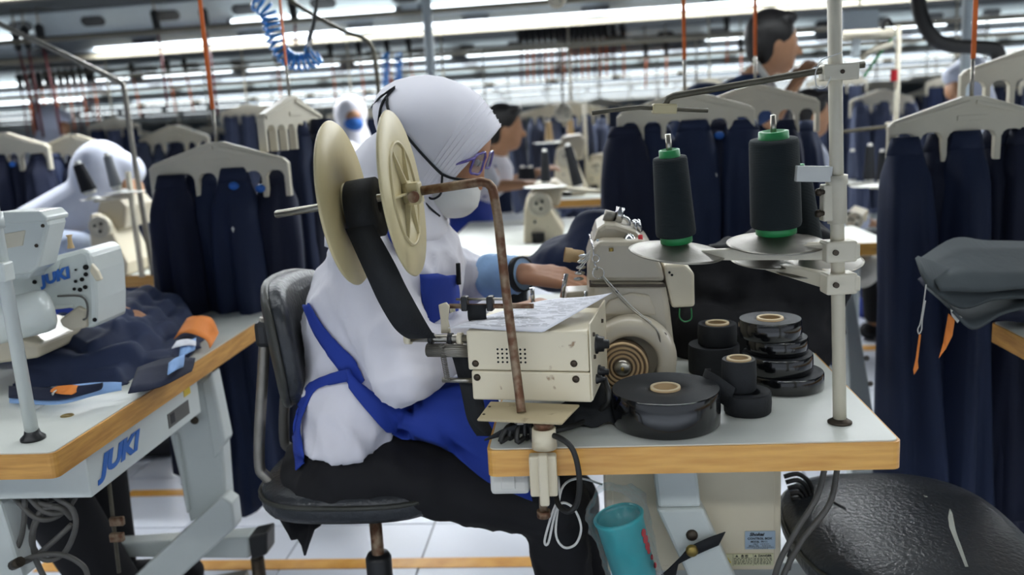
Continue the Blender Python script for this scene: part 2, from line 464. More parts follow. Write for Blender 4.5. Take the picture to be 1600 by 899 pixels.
g = build(mb, 'grout', m_grout, fl)

structure(MB().box((2, 19, 3.35), (60, 60, .1)), 'ceiling', m_ceil)
structure(MB().box((2, 44, 1.6), (60, .2, 3.4)), 'wall_far', m_wall)
structure(MB().box((-24, 19, 1.6), (.2, 50, 3.4)), 'wall_left', m_wall)
structure(MB().box((28, 19, 1.6), (.2, 50, 3.4)), 'wall_right', m_wall)

def floor_tape(px0, px1, py, wd, label):
    a = PZ(px0, py, 0); s0, t0 = ST(a); s1 = s0 + (PZ(px1, py, 0) - a).length
    mb = MB().hexa([G(s0, t0 - wd / 2, .0), G(s1, t0 - wd / 2, 0), G(s1, t0 + wd / 2, 0), G(s0, t0 + wd / 2, 0)], [G(s0, t0 - wd / 2, .002), G(s1, t0 - wd / 2, .002), G(s1, t0 + wd / 2, .002), G(s0, t0 + wd / 2, .002)])
    tag(build(mb, 'floor_marking_tape', m_fltape), label, 'floor tape')
floor_tape(60, 1180, 887, .055, 'yellow floor tape line running under the swivel chair')
floor_tape(200, 460, 772, .05, 'yellow floor tape line seen between the legs under the left table')
floor_tape(1330, 1420, 545, .09, 'yellow floor tape line behind the slanted white leg at right')

# ---- lamp rows: slotted light rails with fluorescent tubes
def capsule_poly(w, h, n=6):
    r = h / 2; pts = []
    for k in range(n + 1): a = -pi / 2 + pi * k / n; pts.append((w / 2 - r + r * cos(a), r * sin(a)))
    for k in range(n + 1): a = pi / 2 + pi * k / n; pts.append((-w / 2 + r + r * cos(a), r * sin(a)))
    return pts
def L3(s, t, z): return LU * s + LV * t + UP * z
row_names = {6.0: 'nearest', 10.4: 'second', 14.8: 'third'}
tube_mb = MB().cyl((-.58, 0, 0), (.58, 0, 0), .02, n=10); tube_me = None
slot_me = {}
for k, t in enumerate(LAMP_ROWS):
    near = t in (6.0, 10.4)
    hw = max(6.5, t * .75 + 2.5)
    lab = {-5.0: 'rearmost slotted light rail behind the camera', -2.8: 'slotted light rail a few steps behind the camera', -.6: 'slotted light rail added for fill just behind the camera', 3.4: 'slotted light rail added for fill above the aisle behind the nearest tables', 1.6: 'slotted light rail hung above the nearest sewing tables', 6.0: 'nearest slotted light rail, with the longest lit tubes at the top edge',
           10.4: 'second slotted light rail from the top, with many black balancers hung under it'}.get(t, '%s slotted light rail from the top, far down the hall' % {14.8: 'third', 19.2: 'fourth', 23.6: 'fifth', 28.0: 'sixth', 32.4: 'seventh', 36.8: 'eighth', 41.2: 'ninth'}.get(t, 'last'))
    r = thing('light_rail', lab, 'light rail', L3(0, t, LAMP_Z), -LAMP_A, 'light rails along the hall')
    # profile (t offset, z offset): far side up, over, near side
    up = MB(); prof = [(.02, .0), (-.07, .15), (-.02, .17), (.12, .17), (.17, .15), (.08, .0)]
    up.loft([[V((s, a, b)) for a, b in prof] for s in (-hw, hw)], smooth=False)
    upo = build(up, 'upper_panel', m_ptop, r, local=True)
    lo = MB(); prof = [(.0, -.03), (.03, -.13), (.07, -.13), (.10, -.03), (.08, .0), (.02, .0)]
    lo.loft([[V((s, a, b)) for a, b in prof] for s in (-hw, hw)], smooth=False)
    loo = build(lo, 'lower_panel', m_pbot, r, local=True)
    build(MB().box((0, .02, -.165), (2 * hw, .05, .03)), 'bottom_rail', m_rail, r, local=True)
    s = -hw + .7; first = True
    while s < hw - .6:
        if random.Random(int(s * 100) + k).random() < .86 or not near:
            if tube_me is None:
                o = build(tube_mb, 'fluorescent_tube', m_tube, r, local=True); tube_me = o.data
            else:
                o = bpy.data.objects.new('fluorescent_tube', tube_me); COL.objects.link(o); o.parent = r
            o.matrix_basis = Matrix.Translation((s, -.045, -.005))
            if near:
                for e in (-.6, .6):
                    build(MB().box((s + e, -.02, -.005), (.035, .06, .05)), 'lamp_holder', m_pbot, r, local=True, bevel=.006)
        s += 1.36
    if near:
        for (mb_, nm, z0, off, tl, step) in ((up, 'slot', .078, -.0255, 59, .57), (lo, 'slot', -.078, .014, -73.3, .80)):
            par = upo if z0 > 0 else loo
            s = -hw + .3
            while s < hw - .2:
                key = (tl)
                if key not in slot_me:
                    pl = MB().prism(capsule_poly(.185, .072), (0, 0, 0), (1, 0, 0), (0, 0, 1), .008)
                    # rim ring plus dark recess
                    o = build(pl, 'slot', m_slot, par, local=True); slot_me[key] = o.data
                else:
                    o = bpy.data.objects.new('slot', slot_me[key]); COL.objects.link(o); o.parent = par
                ang = radians(31) if z0 > 0 else radians(-17)
                o.matrix_basis = Matrix.Translation((s, off + .002, z0)) @ Matrix.Rotation(ang, 4, 'X')
                s += step

# overhead beige pipes / conveyor rails between the rows
for t, z, rr, lab in ((5.2, 1.86, .016, 'thin grey conveyor rail in front of the nearest light rail'), (8.6, 2.1, .03, 'grey overhead pipe between the first two light rails'), (9.6, 1.78, .016, 'thin grey conveyor rail in front of the second light rail'), (13.4, 1.9, .03, 'grey overhead pipe beyond the second light rail')):
    tag(build(MB().cyl(L3(-9, t, z), L3(9, t, z), rr, n=10), 'overhead_rail', m_rail), lab, 'overhead rail')
for px, Y, r, y0, lab in ((676, 5.3, .028, 40, 'pale round column left of centre behind the white headscarf'), (1506, 4.2, .022, 0, 'pale steel column behind the orange strap at right')):
    b_ = P(px, 150, Y)
    tag(build(MB().cyl((b_.x, b_.y, 0), (b_.x, b_.y, 3.3), r, n=14).cyl((b_.x, b_.y, 0), (b_.x, b_.y, .02), r * 2.2, n=14), 'steel_column', m_ptop), lab, 'column')

# ---- spring balancers hanging under the light rails
def balancer(px, py, row, hpx, label, group, cord_to, cord_mat):
    r_ = ray(px, py); c = CAM + r_ * ((row - .13 - CAM.dot(LV)) / r_.dot(LV)); Y = c.y; h = hpx * Y / F_PX
    r = thing('spring_balancer', label, 'balancer', c, -LAMP_A, group)
    build(MB().cap((0, 0, h * .30), (h * .05, 0, -h * .30), h * .17, h * .14, n=10), 'housing', m_blackpl, r, local=True)
    zt = LAMP_Z + .182 - c.z
    build(MB().tube([(0, 0, h * .40), (0, 0, zt), (0, .16, zt)], h * .045, 6), 'hanging_hook', m_steel, r, local=True)
    e = mw(r).inverted() @ P(*cord_to, Y)
    build(MB().tube([(h * .05, 0, -h * .42), e * .5 + V((h * .03, 0, 0)), e], h * .05, 6), 'cord', cord_mat, r, local=True)
g1 = 'black spring balancers under the nearest light rail'
for px, py, hp, ct, lb in ((25, 62, 38, (60, 205), 'leftmost black spring balancer of three at the upper left edge'), (40, 60, 38, (68, 215), 'middle black spring balancer of three at the upper left edge'),
    (63, 57, 40, (96, 212), 'rightmost black spring balancer of three at the upper left edge'), (243, 34, 38, (262, 170), 'single black spring balancer with red hose left of the first orange strap'),
    (319, 32, 40, (340, 180), 'black spring balancer just right of the first orange strap'), (457, 17, 42, (462, 72), 'black spring balancer beside the blue coiled hose')):
    balancer(px, py, 6.0, hp, lb, g1, ct, m_redhose)
g2 = 'black spring balancers under the second light rail'
rnd = random.Random(4)
def nth(i): return ['first', 'second', 'third', 'fourth', 'fifth', 'sixth', 'seventh', 'eighth', 'ninth', 'tenth', 'eleventh', 'twelfth', 'thirteenth', 'fourteenth', 'fifteenth', 'sixteenth', 'seventeenth'][i]
row2 = [(30 + i * 10.5, 128 - i * 1.1) for i in range(11)] + [(143, 118)]
for i, (px, py) in enumerate(row2): balancer(px, py, 10.4, 26, '%s small black balancer from the left in the upper left cluster' % nth(i), g2, (px + 14, py + 85), m_orange if i % 2 else m_redhose)
for i, (px, py) in enumerate(((206, 112), (261, 106), (288, 104))): balancer(px, py, 10.4, 25, '%s of three small black balancers left of the first orange strap' % nth(i), g2, (px + 14, py + 70), m_orange)
for i, (px, py) in enumerate(((431, 92), (515, 78), (560, 78), (604, 74), (638, 72))): balancer(px, py, 10.4, 26, '%s of five small black balancers behind the blue coiled hose' % nth(i), g2, (px + 10, py + 80), m_orange)
row3 = [(812 + i * 9.5, 56 - i * .7) for i in range(15)] + [(957, 47), (972, 46)]
for i, (px, py) in enumerate(row3): balancer(px, py, 10.4, 30, '%s black balancer from the left in the dense top centre cluster' % nth(i), g2, (px + 3, py + 75), m_orange if i % 3 else m_redhose)
for i, (px, py) in enumerate(((1008, 78), (1040, 75), (1135, 38), (1157, 72))): balancer(px, py, 10.4, 26, '%s of four small black balancers near the right-hand orange straps' % nth(i), g2, (px + 1, py + 60), m_orange)

# ================================================================ MAIN SEWING TABLE AND WHAT STANDS ON IT
def GB(mb, s0, s1, t0, t1, z0, z1):
    return mb.hexa([G(s0, t0, z0), G(s1, t0, z0), G(s1, t1, z0), G(s0, t1, z0)], [G(s0, t0, z1), G(s1, t0, z1), G(s1, t1, z1), G(s0, t1, z1)])
def rrect(x0, x1, y0, y1, r, n=4):
    pts = []
    for cx, cy, a0 in ((x1 - r, y0 + r, -90), (x1 - r, y1 - r, 0), (x0 + r, y1 - r, 90), (x0 + r, y0 + r, 180)):
        for k in range(n + 1): a = radians(a0 + 90 * k / n); pts.append((cx + r * cos(a), cy + r * sin(a)))
    return pts
def sewing_table(s0, s1, t0, t1, label, wood=m_wood, zt=.75):
    r = thing('sewing_table', label, 'table', G((s0 + s1) / 2, (t0 + t1) / 2, 0), -ROW_A)
    build(MB().prism(rrect(s0, s1, t0, t1, .012), UP * (zt - .042), GU, GV, .040), 'wooden_slab', wood, r)
    build(MB().prism(rrect(s0 + .004, s1 - .004, t0 + .004, t1 - .004, .010), UP * (zt - .003), GU, GV, .003), 'laminate_top', m_lam, r)
    build(GB(MB(), s0 + .10, s1 - .06, t0 + .03, t1 - .03, zt - .05, zt - .041), 'underside_tray', m_mach, r)
    return r
tab = sewing_table(-.155, .430, 1.197, 2.32, 'white topped sewing table with honey wood edge in the centre foreground')
# slanted near leg with sliding sleeve, bolts and foot; the matching far leg
def slant_leg(r, p_top, p_mid, p_bot, w, d, bolts=()):
    def seg(a, b, w, d, nm):
        mb = MB(); e = GU; f = GV
        mb.hexa([a - e * w - f * d, a + e * w - f * d, a + e * w + f * d, a - e * w + f * d], [b - e * w - f * d, b + e * w - f * d, b + e * w + f * d, b - e * w + f * d])
        return build(mb, nm, m_mach, r, bevel=.006)
    seg(p_mid, p_top, w * .92, d * .85, 'leg_post')
    lg = seg(p_bot, p_mid, w, d, 'leg_sleeve')
    for f in bolts:
        q = lerp(p_mid, p_bot, f) - GV * d
        build(MB().lathe([(.0, -.006), (.007, -.006), (.010, -.003), (.0105, .004)], q - GV * .0, GV, 14), 'bolt', m_screw, r)
    foot = MB(); GBc = p_bot
    s, t = ST(GBc); GB(foot, s - .30, s + .30, t - .03, t + .03, .012, .06)
    build(foot, 'foot_bar', m_mach, r, bevel=.006)
    for k in (-.27, .27): build(MB().cyl(G(s + k, t, 0), G(s + k, t, .014), .02, n=12), 'foot_pad', m_rubber, r)
a_, b_ = P(1047, 738, 1.42), P(1060, 787, 1.42); d_ = (P(1112, 899, 1.42) - b_).normalized()
slant_leg(tab, V((a_.x, a_.y, .70)), b_, b_ + d_ * ((b_.z - .06) / -d_.z), .040, .022, (.10,))
a2 = a_ + GV * .70; b2 = b_ + GV * .70
slant_leg(tab, V((a2.x, a2.y, .70)), b2, b2 + d_ * ((b_.z - .06) / -d_.z), .040, .022)
tb = MB(); q0 = b_ + d_ * .25; tb.cyl(q0, q0 + GV * .70, .014, n=10); build(tb, 'cross_brace', m_mach, tab)

# control box below the table
s0 = ST(P(947, 800, 1.47))[0]; s1 = ST(P(1218, 800, 1.47))[0]; t0 = ST(P(1080, 800, 1.47))[1]; z0 = P(1080, 893, 1.47).z
CBT = t0
cb = thing('control_box', 'beige motor control box hung under the centre table', 'control box', G((s0 + s1) / 2, t0 + .12, z0), -ROW_A)
build(GB(MB(), s0, s1, t0, t0 + .24, z0, .70), 'body', m_cream, cb, bevel=.004)
build(GB(MB(), s0 + .012, s1 - .012, t0 - .003, t0, z0 + .012, .69), 'front_cover', m_cream, cb, bevel=.002)
ex, ey = GU, UP
def plate_on(parent, px0, py0, px1, py1, Y, m, nm, out=.005):
    a = P(px0, py1, Y); b = P(px1, py0, Y); sa, _ = ST(a); sb, _ = ST(b); ta = CBT
    return build(GB(MB(), sa, sb, ta - out - .001, ta - out + .001, a.z, b.z), nm, m, parent), (sa, sb, ta - out - .0012, a.z, b.z)
npl, (sa, sb, tt, za, zb) = plate_on(cb, 1162, 823, 1208, 853, 1.47, m_plate, 'nameplate')
w_ = sb - sa; h_ = zb - za
def line_text(s, fx, fz, size, parent, m=m_letblack, shear=0, bold=0, sx=1.0):
    return text(s, size, G(sa + w_ * fx, tt, za + h_ * fz), GU, UP, m, 'lettering', parent, shear=shear, bold=bold, sx=sx)
line_text('Shokei', .14, .76, .0082, npl, shear=.3, bold=.0003, sx=1.15)
line_text('CONTROL BOX', .08, .55, .0054, npl, bold=.00015, sx=1.1)
line_text('MODEL  F9111', .18, .38, .0047, npl, bold=.0001)
def dashes(f0, f1, fz, hz, parent, seed, m=m_letblack):      # print too small to read: short ink strokes
    rr = random.Random(seed); mb = MB(); x = f0
    while x < f1 - .01:
        d = rr.uniform(.02, .06); GB(mb, sa + w_ * x, sa + w_ * min(x + d, f1), tt - .0003, tt, za + h_ * fz, za + h_ * (fz + hz)); x += d + .018
    build(mb, 'fine_print', m, parent)
line_text('VOLT', .26, .26, .0036, npl); dashes(.50, .80, .27, .05, npl, 1, m_letgrey)
line_text('SERIAL NO.', .12, .155, .0036, npl); dashes(.56, .84, .17, .05, npl, 2, m_letgrey)
dashes(.06, .95, .085, .05, npl, 3, m_letgrey); dashes(.28, .78, .02, .04, npl, 4, m_letgrey)
wst, (sa, sb, tt, za, zb) = plate_on(cb, 1128, 858, 1205, 880, 1.47, m_stick, 'warning_sticker'); w_ = sb - sa; h_ = zb - za
build(MB().prism([(0, 0), (.012, 0), (.006, .0105)], G(sa + .003, tt, za + .006), GU, UP, .0004), 'warning_triangle', m_yellow, wst)
build(GB(MB(), sa + w_ * .2, sa + w_ * .205, tt - .0004, tt, za, zb).hexa([G(sa + w_ * .6, tt, za), G(sa + w_ * .605, tt, za), G(sa + w_ * .605, tt - .0004, za), G(sa + w_ * .6, tt - .0004, za)], [G(sa + w_ * .6, tt, zb), G(sa + w_ * .605, tt, zb), G(sa + w_ * .605, tt - .0004, zb), G(sa + w_ * .6, tt - .0004, zb)]), 'divider', m_letblack, wst)
line_text('DANGER', .70, .76, .0058, wst, bold=.0002)
line_text('危 険', .36, .74, .0056, wst, bold=.0001)
for k in range(6): dashes(.62, .97, .62 - .10 * k, .045, wst, 10 + k)
for k in range(5): dashes(.22, .58, .62 - .12 * k, .05, wst, 20 + k)
for f in (.30, .625): build(MB().prism([(0, 0), (.005, 0), (.0025, .0044)], G(sa + w_ * (f - .05 if f < .5 else f - .005), tt, za + h_ * .76), GU, UP, .0003), 'warning_mark', m_letblack, wst)
# white socket box under the near left corner
s0 = ST(P(766, 760, 1.25))[0]; s1 = ST(P(827, 760, 1.25))[0]; t0 = ST(P(766, 760, 1.25))[1]; z0 = P(800, 773, 1.25).z
sw = thing('switch_box', 'white plastic switch box under the near left table corner', 'switch box', G((s0 + s1) / 2, t0 + .04, z0), -ROW_A)
build(GB(MB(), s0, s1, t0, t0 + .08, z0, .708), 'housing', m_whitepl, sw, bevel=.006)
build(GB(MB(), s0 + .017, s0 + .038, t0 - .002, t0, z0 + .010, .705), 'rocker', m_whitepl, sw, bevel=.001)

# C-clamp that carries the reel rod
Yc = 1.178
c0 = P(849, 700, Yc)
cl = thing('table_clamp', 'cream cast clamp gripping the front table edge', 'clamp', V((c0.x, c0.y, .70)), -ROW_A)
def gbp(mb, px0, py0, px1, py1, Y, dep):
    a = P(px0, py1, Y); b = P(px1, py0, Y); sa, ta = ST(a); sb, _ = ST(b)
    return GB(mb, sa, sb, ta, ta + dep, a.z, b.z)
jaw = gbp(MB(), 829, 712, 869, 778, Yc, .018); build(jaw, 'jaw', m_cream, cl, bevel=.003)
build(gbp(MB(), 844, 712, 855, 793, Yc - .012, .014), 'rib', m_cream, cl, bevel=.003)
q = P(850, 680, Yc + .02); build(MB().cyl(V((q.x, q.y, .752)), V((q.x, q.y, .782)), .0185, .017, n=20), 'socket', m_cream, cl)
q2 = V((q.x, q.y, .782)); build(MB().cyl(q2, q2 + UP * .012, .0145, n=18), 'collar', m_rust, cl)
q3 = P(849, 792, Yc + .012); build(MB().cyl(q3 - UP * .012, q3 + UP * .04, .006, n=12).cyl(q3 - UP * .016, q3 - UP * .006, .010, n=12), 'clamp_screw', m_rust, cl)

# mounting plate on the clamp
pz = .800
pl = [PZ(745, 655, pz), PZ(878, 661, pz), PZ(906, 632, pz), PZ(766, 627, pz)]
mp = thing('mounting_plate', 'worn cream metal plate bolted over the clamp', 'plate', q2 + UP * .012)
build(MB().hexa([p - UP * .004 for p in pl], pl), 'plate', m_plateworn, mp, bevel=.002)
for x, y in ((765, 636), (756, 648)): build(MB().cyl(PZ(x, y, pz), PZ(x, y, pz) + UP * .001, .002, n=10), 'hole', m_screw, mp)
for x in (812, 845):
    p = PZ(x, 645, pz); build(MB().cyl(p - UP * .016, p - UP * .004, .009, n=6, smooth=False), 'nut', m_alu, mp)

# bent rod with tape reel
rod_pts = [PZ(815, 645, .8), P(808, 590, 1.236), P(790, 450, 1.24), P(779, 350, 1.245), P(772, 306, 1.247)]
bend = [P(769, 294, 1.248), P(763, 287, 1.25), P(752, 284, 1.253), P(740, 286, 1.257)]
A1 = P(655, 299, 1.285)
rd = thing('reel_stand', 'rusty bent rod carrying the ivory tape reel', 'reel stand', PZ(815, 645, .8))
build(MB().tube(smooth_path(rod_pts, 4) + bend + [A1], .0068, 12), 'bent_rod', m_rust, rd)
A0 = P(432, 335, 1.308); ax = (A1 - A0).normalized()
build(MB().cyl(A0, A1, .0058, n=16).cyl(A0 - ax * .002, A0, .0045, .0058, n=16), 'axle', m_steel, rd)
hb = P(648, 302, 1.283); ref = UP - ax * UP.dot(ax); ref.normalize(); sd = ax.cross(ref)
Rm = Matrix((ax, sd, ref)).transposed()
build(MB().box(hb, (.020, .028, .032), Rm), 'hub_block', m_reel, rd, bevel=.003)
kn = hb + V((0, -.016, -.004)); build(MB().cyl(kn, kn + V((0, -.008, 0)), .0085, n=16), 'lock_screw', m_rust, rd)
def reel_disc(c, R, ribs, nm):
    t = .0025
    mb = MB().lathe([(.006, -t), (R - .002, -t), (R, 0), (R - .002, t), (.006, t), (.006, -t)], c, ax, 72)
    d = build(mb, nm, m_reel, rd)
    if ribs:
        build(MB().lathe([(R * .60, t - .001), (R * .60, t + .003), (R * .63, t + .003), (R * .63, t - .001)], c, ax, 60), 'ring_rib', m_reel, d)
        build(MB().lathe([(.0, t), (.018, t), (.018, t + .010), (.012, t + .012), (0, t + .012)], c, ax, 30), 'hub', m_reel, d)
        for k in range(6):
            a = pi / 6 + k * pi / 3; e = ref * cos(a) + sd * sin(a); f = ax.cross(e)
            mb = MB().hexa([c + e * .015 - f * .0018 + ax * t, c + e * .015 + f * .0018 + ax * t, c + e * R * .6 + f * .0012 + ax * t, c + e * R * .6 - f * .0012 + ax * t],
                           [c + e * .015 - f * .0018 + ax * (t + .009), c + e * .015 + f * .0018 + ax * (t + .009), c + e * R * .6 + f * .0012 + ax * (t + .003), c + e * R * .6 - f * .0012 + ax * (t + .003)])
            build(mb, 'spoke', m_reel, d)
    else:
        build(MB().lathe([(.0, t), (.030, t), (.030, t + .002), (.0, t + .002)], c, ax, 36), 'hub', m_reel, d)
        s_ = c - ref * .055 - V((0, 1, 0)) * .0; 
    return d
R_ = .1225
C1 = P(540, 318, 1.302); C2 = P(630, 303, 1.289)
reel_disc(C1, R_, False, 'left_flange'); reel_disc(C2, R_, True, 'right_flange')
# roll of tape on the reel + strip running down to the feeder
rc = P(572, 326, 1.298); tr = thing('tape_on_reel', 'black woven tape wound on the ivory reel and hanging down', 'tape', rc - UP * .05)
hw = .021
build(MB().lathe([(.010, -hw), (.044, -hw), (.0445, 0), (.044, hw), (.010, hw), (.010, -hw)], rc, ax, 40), 'winding', m_tape, tr)
def strip(pts, wv, n=5):      # centre line points and a half-width vector (or list)
    c = smooth_path(pts, n); m = len(c); rows = []
    ws = smooth_path(wv, n) if isinstance(wv, list) else [wv] * m
    for p, w2 in zip(c, ws): rows.append([p - w2, p + w2])
    return MB().grid(rows)
hv = ax * hw
pts = [rc + V((0, .030, .035)), rc + V((-.006, -.038, -.022)), P(594, 420, 1.255), P(613, 460, 1.26), P(634, 497, 1.27), P(649, 518, 1.29), P(660, 529, 1.305)]
build(strip(pts[1:], [hv, V((.021, 0, .009)), V((.021, 0, .011)), V((.021, 0, .010)), V((.0215, 0, .004)), V((.021, -.002, 0))]), 'hanging_strip', m_tape, tr, solid=.0008)

# paper-topped feeder box
FO = PZ(735, 625, .8005); fa = radians(14); fx = V((cos(fa), -sin(fa), 0)); fy = V((sin(fa), cos(fa), 0))
fb = thing('tape_feeder', 'cream metal tape feeder box with perforated front and knobs', 'tape feeder', FO + fx * .09 + fy * .08, -fa)
FWd, FD, FH = .188, .160, .109
def FB(mb, x0, x1, y0, y1, z0, z1):
    p = lambda x, y, z: FO + fx * x + fy * y + UP * z
    return mb.hexa([p(x0, y0, z0), p(x1, y0, z0), p(x1, y1, z0), p(x0, y1, z0)], [p(x0, y0, z1), p(x1, y0, z1), p(x1, y1, z1), p(x0, y1, z1)])
def FP(x, y, z): return FO + fx * x + fy * y + UP * z
build(FB(MB(), 0.004, FWd, 0, FD, 0, .046), 'lower_case', m_creamw, fb, bevel=.003)
uc = build(FB(MB(), 0, FWd - .002, -.001, FD, .0475, FH), 'upper_case', m_creamw, fb, bevel=.003)
spn = build(FB(MB(), FWd - .001, FWd + .002, -.003, FD + .004, .004, FH + .012), 'side_panel', m_creamw, fb, bevel=.001)
for i in range(7):
    for j in range(4):
        build(MB().cyl(FP(.048 + i * .0070, -.0016, .061 + j * .0066), FP(.048 + i * .0070, -.0008, .061 + j * .0066), .0017, n=8), 'vent_hole', m_hdark, uc)
for x, z in ((.012, .058), (.013, .036), (.163, .060), (.165, .036)):
    build(MB().lathe([(.0, -.004), (.004, -.0035), (.0055, -.001), (.0055, 0)], FP(x, 0, z), fy, 14), 'screw', m_screw, fb)
def knob(y, z, r, l):
    p = FP(FWd + .002, y, z); mb = MB().lathe([(r * 1.25, 0), (r * 1.25, .003), (r, .004), (r * .95, l * .6), (r * .6, l * .62), (r * .55, l), (0, l)], p, fx, 20)
    return build(mb, 'knob', m_blackpl, fb)
knob(.045, .078, .012, .020); knob(.060, .030, .0085, .016); knob(.035, .026, .006, .014)
for y, z in ((.018, .100), (.020, .065), (.118, .062), (.112, .098)): build(MB().lathe([(0, .003), (.003, .003), (.0035, 0)], FP(FWd + .002, y, z), fx, 10), 'panel_screw', m_screw, fb)
# rollers at its left side
def frod(nm, m, x0, y, z, x1, r, n=16, par=None): return build(MB().cyl(FP(x0, y, z), FP(x1, y, z), r, n=n), nm, m, par or fb)
rr_ = build(MB().lathe([(.0, 0), (.010, 0)] + [(.010, .075), (0, .075)], FP(-.075, .03, .070), fx, 20), 'ribbed_roller', m_alu, fb)
for k in range(20):
    a = 2 * pi * k / 20; c = FP(-.074, .03, .070) + (fy * cos(a) + UP * sin(a)) * .0100
    build(MB().cyl(c, c + fx * .072, .0011, n=5), 'rib', m_alu, rr_)
frod('guide_tube', m_steel, -.100, .026, .090, 0, .0062)
frod('tube_tip', m_cream, -.108, .026, .090, -.098, .0098)
frod('tube_collar', m_cream, -.022, .026, .090, -.014, .0092)
for x in (-.066, -.034): frod('guide_ring', m_blackpl, x - .003, .026, .090, x + .004, .0088)
frod('lower_rod', m_steel, -.052, .028, .022, .004, .0042)
sp = [FP(-.048 + .006 * k / 160, .022, .080 - .056 * k / 160) + V((.0042 * cos(k * 2 * pi / 8), .0042 * sin(k * 2 * pi / 8), 0)) for k in range(161)]
build(MB().tube(sp, .0008, 5), 'tension_spring', m_alu, fb)
build(MB().prism([(0, 0), (.016, 0), (.013, .022), (.017, .044), (.012, .050), (-.001, .046), (.001, .02)], FP(-.054, .045, .094), fx, UP, .005), 'bracket_arm', m_cream, fb, bevel=.0015)
build(MB().prism([(0, 0), (.075, -.006), (.09, 0), (.09, .008), (0, .008)], FP(-.085, .06, .080), fx, UP, .004), 'bracket_plate', m_cream, fb, bevel=.001)
frod('top_rod', m_rust, -.040, .050, .136, .095, .0040)
frod('thin_rod', m_steel, -.028, .050, .147, .060, .0020)
for x in (-.014, .027):
    build(FB(MB(), x - .005, x + .005, .042, .058, .129, .152), 'guide_clip', m_blackpl, fb, bevel=.002)
# tape strips inside the feeder
fs = thing('feeder_tape', 'black tape threaded through the feeder rollers and hanging below', 'tape', FP(-.01, .03, -.08))
build(strip([FP(-.028, .036, .082), FP(-.020, .042, .05), FP(-.012, .046, .0), FP(-.006, .05, -.05), FP(.002, .07, -.085)], fx * .017), 'lower_strip', m_tape, fs, solid=.0008)
build(strip([FP(.006, .046, .139), FP(.006, .044, .128), FP(.006, .046, .115), FP(.008, .06, .106)], fx * .015), 'upper_strip', m_tape, fs, solid=.0008)

# printed paper lying on the feeder
pc = [FP(-.030, .005, FH + .006), FP(.120, -.012, FH + .0015), FP(.205, .118, FH + .026), FP(.055, .150, FH + .010)]
def pap(u, v): 
    a = lerp(pc[0], pc[1], u); b = lerp(pc[3], pc[2], u); p = lerp(a, b, v)
    return p + UP * (.004 * sin(pi * u) * (v - .3) + .010 * max(0, u - .6) ** 2 * 4 * v - .006 * max(0, .25 - u) * 2)
ps = thing('printed_sheet', 'sheaf of printed white paper lying on the feeder box', 'paper', FP(.09, .07, FH + .002))
for k in range(2):
    rows = [[pap(i / 14, j / 10) + UP * (.0009 * k) + fx * .003 * k for i in range(15)] for j in range(11)]
    sh = build(MB().grid(rows), 'sheet', m_paper, ps, solid=.0004)
ln = MB(); rr = random.Random(3)
for j in range(30):
    v = .06 + j * .03; u = .06 + rr.random() * .03
    while u < .92:
        du = rr.uniform(.04, .16)
        if rr.random() < .62:
            q = lambda uu, vv: pap(uu, vv) + UP * .0017 + fx * .003
            ln.add([q(u, v), q(min(u + du, .94), v), q(min(u + du, .94), v + .007), q(u, v + .007)], [(0, 1, 2, 3)])
        u += du + .02
build(ln, 'printed_lines', m_letgrey, sh)

# ---- tape rolls on the table
def tape_roll(c, R, H, rc_, label, film=True, core=True, cat='tape roll', group='black tape rolls on the table', tilt=None):
    c = V(c); r = thing('tape_roll', label, cat, c, 0, group)
    sm = m_film if film else m_tape
    build(MB().lathe([(rc_ + .002, 0), (R - .002, 0), (R, .002), (R + .0008, H * .5), (R, H - .002), (R - .001, H)], (0, 0, 0), UP, 64), 'outer_wrap', sm, r, local=True)
    build(MB().lathe([(R - .001, H), (R * .6, H - .001), (rc_, H - .0015), (rc_, H * .2)], (0, 0, 0), UP, 64), 'wound_face', m_rolltop, r, local=True)
    if core:
        build(MB().lathe([(rc_ - .003, .001), (rc_ - .003, H + .001), (rc_, H + .001), (rc_, .001)], (0, 0, 0), UP, 40), 'cardboard_core', m_core, r, local=True)
    if core: build(MB().lathe([(rc_ - .0045, H + .0008), (rc_ - .0042, H + .0022), (rc_ - .0004, H + .0022), (rc_, H + .0008)], (0, 0, 0), UP, 40), 'core_rim', m_corelit, r, local=True)
    return r
T = .7505
c = PZ(1055, 690, T); tape_roll((c.x + .002, c.y + .083, T), .0815, .055, .023, 'largest film wrapped black tape roll at the front of the table')
cB = PZ(1245, 621, T); base = V((cB.x, cB.y + .062, T))
tape_roll(base, .063, .027, .02, 'wide flat black tape roll at the bottom of the stack')
tape_roll(base + V((-.012, .004, .0285)), .058, .030, .02, 'black tape roll second from the bottom of the stack')
tape_roll(base + V((-.011, .008, .060)), .050, .026, .02, 'black tape roll third from the bottom of the stack')
tape_roll(base + V((-.024, .004, .0875)), .051, .031, .022, 'topmost black tape roll of the stack with bare core')
c = PZ(1125, 592, T); lr = tape_roll((c.x, c.y + .045, T), .045, .052, .02, 'loosely wound black tape roll behind the large roll, lower of two', film=False, core=False)
tape_roll((c.x + .006, c.y + .042, T + .0525), .034, .038, .021, 'small upright black tape roll with tan core on top of loose roll', film=False)
c = PZ(1180, 655, T); k = V((c.x - .002, c.y + .036, T))
u_ = tape_roll(k, .036, .034, .02, 'unwinding black tape roll at the table middle, lower of two', film=False, core=False)
tape_roll(k + V((-.012, .004, .035)), .026, .050, .019, 'small black tape roll with tan core above the unwinding roll', film=False)
lt = thing('loose_tape', 'loose tail of black tape curling between the rolls', 'tape', k + V((-.06, 0, 0)))
wv = V((0, -.003, .016))
build(strip([k + V((-.030, -.022, .030)), k + V((-.052, -.010, .046)), k + V((-.066, .020, .050)), k + V((-.050, .052, .040))], V((.004, -.006, .018))), 'tail', m_tape, lt, solid=.001)
